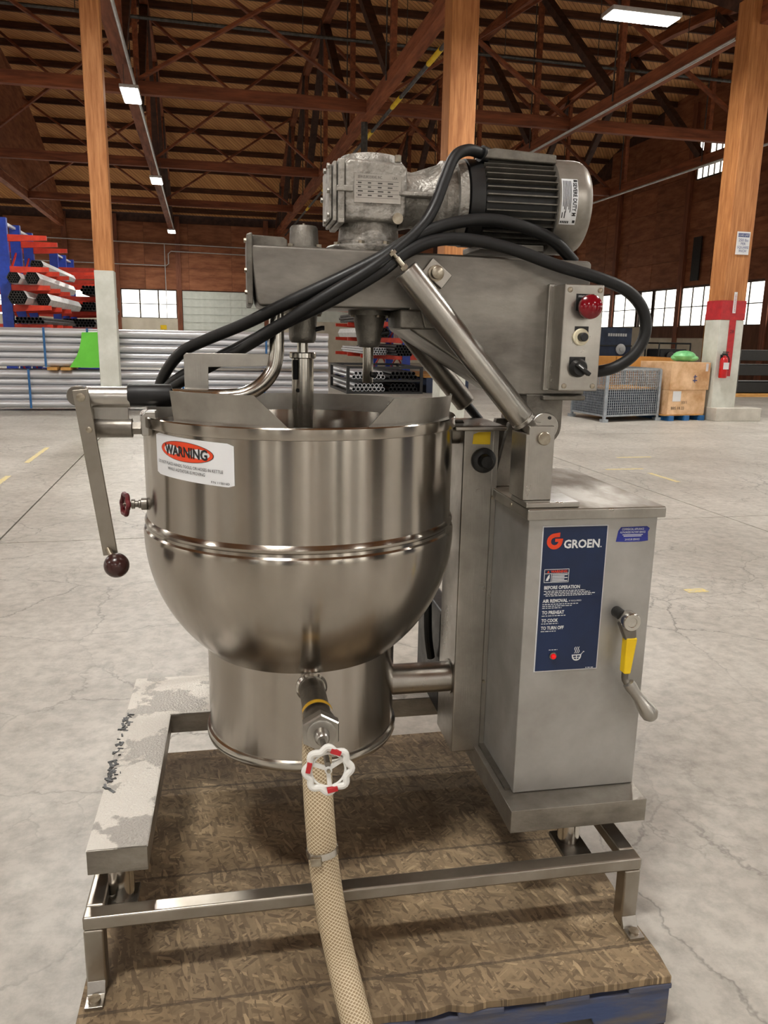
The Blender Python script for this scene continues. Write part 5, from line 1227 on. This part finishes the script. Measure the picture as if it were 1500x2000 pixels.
# lower clevis standing on the lid
cl = part(box(.616, .742, 1.598, 1.70, 1.139, 1.152), 'clevis_base', 'steel', bev=.003)
part(box(.622, .682, 1.622, 1.636, 1.152, 1.318), 'clevis_plate', 'steel', cl, bev=.002)
part(box(.622, .682, 1.704, 1.716, 1.152, 1.318), 'clevis_plate', 'steel', cl, bev=.002)
part(box(.616, .624, 1.622, 1.716, 1.152, 1.30), 'clevis_back', 'steel', cl, bev=.002)
part(MB().turn((.656, 1.622, 1.291), (0,-1,0), [(.0148, 0), (.0148, .006), (.0135, .0075)], n=28), 'clevis_pin', 'bolt', cl)
# second spring at the far side
GY2 = 2.02
q0, q1 = Vector((.42, GY2, 1.53)), Vector((.592, GY2, 1.335)); d2 = (q1-q0).normalized(); L2_ = (q1-q0).length
g2 = thing('rear_gas_spring', q0, parent=mx)
part(MB().turn(q0, d2, [(.0275, 0), (.0275, L2_), (.024, L2_+.004)], n=40), 'spring_cylinder', 'steel_dark', g2)
part(MB().cyl(q1, q1+d2*.06, .012, n=14), 'spring_rod', 'black', g2)
# pivot lug of the arm
lugp = [(.657, 1.378), (.747, 1.378), (.747, 1.304)]+[(.702+.045*cos(R(a)), 1.304+.045*sin(R(a))) for a in range(-12, -180, -12)]+[(.657, 1.304)]
lu = part(MB().prism(lugp, lambda a, b: (a, 1.742, b), (0, .05, 0)), 'pivot_lug', 'cast', bev=.003)
part(MB().turn((.702, 1.742, 1.304), (0,-1,0), [(.033, 0), (.033, .008), (.0315, .0095)], n=36), 'pivot_cover', 'steel', lu)
for (x, z) in ((.712, 1.325), (.722, 1.288), (.683, 1.296)): part(MB().cyl((x, 1.7325, z), (x, 1.730, z), .004, n=12), 'screw', 'black', lu)
ps = part(MB().prism([(.625, 1.139), (.78, 1.139), (.745, 1.30), (.66, 1.30)], lambda a, b: (a, 1.86, b), (0, .02, 0)), 'pivot_support', 'steel_dark', bev=.002)
part(MB().prism([(.625, 1.139), (.78, 1.139), (.745, 1.30), (.66, 1.30)], lambda a, b: (a, 1.96, b), (0, .02, 0)), 'support_plate', 'steel_dark', ps)
part(MB().cyl((.702, 1.78, 1.304), (.702, 1.99, 1.304), .02, n=20), 'pivot_shaft', 'steel_dark', ps)
# ---------------- cables
CABR = .0135
C2 = [(.771, 1.79, 1.680), (.711, 1.77, 1.722), (.64, 1.755, 1.745), (.555, 1.75, 1.758), (.46, 1.74, 1.745), (.368, 1.728, 1.708), (.299, 1.718, 1.665), (.211, 1.715, 1.62), (.103, 1.720, 1.568), (.018, 1.80, 1.526), (-.075, 1.89, 1.487), (-.13, 1.93, 1.459), (-.172, 1.98, 1.412), (-.196, 2.03, 1.36), (-.205, 2.1, 1.283), (-.16, 2.22, 1.1), (-.06, 2.32, .8), (0, 2.37, .6), (.05, 2.37, .45)]
C3 = [(.790, 1.72, 1.430), (.808, 1.72, 1.432), (.853, 1.71, 1.443), (.894, 1.70, 1.474), (.917, 1.70, 1.522), (.906, 1.70, 1.573), (.862, 1.695, 1.613), (.79, 1.69, 1.638), (.696, 1.70, 1.662), (.595, 1.72, 1.695), (.504, 1.73, 1.712), (.425, 1.728, 1.708), (.355, 1.712, 1.678), (.296, 1.698, 1.635), (.189, 1.704, 1.572), (.103, 1.727, 1.530), (.017, 1.83, 1.481), (-.078, 1.91, 1.432), (-.14, 1.95, 1.398), (-.18, 2.0, 1.358), (-.20, 2.06, 1.287), (-.16, 2.19, 1.1), (-.02, 2.32, .8), (.05, 2.38, .6), (.09, 2.38, .45)]
C1 = [(.549, 1.822, 1.908), (.51, 1.80, 1.909), (.474, 1.78, 1.889), (.448, 1.76, 1.838), (.425, 1.745, 1.783), (.396, 1.732, 1.738), (.344, 1.712, 1.690), (.276, 1.690, 1.640), (.166, 1.690, 1.573), (.081, 1.725, 1.517), (-.018, 1.855, 1.454), (-.096, 1.90, 1.411), (-.147, 1.95, 1.381), (-.186, 2.0, 1.349), (-.205, 2.07, 1.26), (-.17, 2.18, 1.1), (-.1, 2.31, .8), (-.05, 2.37, .6), (0, 2.37, .45)]
for c in (C2, C3, C1): part(MB().tube(c, CABR if c is not C1 else .0125, n=14, smooth=7), 'power_cable', 'black_rubber')
# ================================================================== DRAIN HOSE
hp = [(DX-.004, 1.462, .708), (DX-.006, 1.452, .66), (.141, 1.437, .60), (.143, 1.42, .546), (.149, 1.406, .46), (.158, 1.39, .385), (.168, 1.370, .32), (.18, 1.345, .262), (.193, 1.30, .212), (.205, 1.25, .17), (.218, 1.18, .115), (.235, 1.08, .06), (.26, .95, .034), (.30, .75, .031), (.36, .5, .031)]
hs = thing('drain_hose', (.158, 1.39, .03), 'beige braided drain hose hanging from the drain valve onto the floor', 'hose')
def hose_mesh(pts, r, n=40, smooth=14):
    mb = MB().tube(pts, r, n=n, smooth=smooth, caps=False)
    o = mb.build('braided_tube', 'hose_beige', hs)
    me = o.data; uvl = me.uv_layers.new(name='UVMap'); rows = len(mb.v)//n
    # arc length along
    cs = [sum((mb.v[i*n+k] for k in range(n)), Vector())/n for i in range(rows)]; acc = [0]
    for i in range(1, rows): acc.append(acc[-1]+(cs[i]-cs[i-1]).length)
    around = 40; pitch = around/(2*PI*r)*.62
    for poly in me.polygons:
        ks = [v % n for v in poly.vertices]
        for li, vi in zip(poly.loop_indices, poly.vertices):
            k = vi % n
            if k == 0 and max(ks) > n//2: k = n
            uvl.data[li].uv = (k/n*around*.5*2/2, acc[vi//n]*pitch)
    return o
hose_mesh(hp, .0305)
# clamp on the hose
def on_path(t0, t1):
    a, b = Vector(t0), Vector(t1); return a, (b-a).normalized()
a, d = on_path((.1475, 1.408, .475), (.155, 1.396, .41))
hc = MB().turn(a-d*.007, d, [(.0312, 0), (.0330, .0005), (.0330, .0135), (.0312, .014)], n=36).build('hose_clamp', 'polished', hs)
sd_ = Vector((-.35, -1, 0)).normalized(); sx_ = d.cross(sd_).normalized()
MB().obox(a+sd_*.036+sx_*.004, sx_*.011, sd_*.005, d*.008).build('clamp_screw', 'bolt', hc, bev=.001)
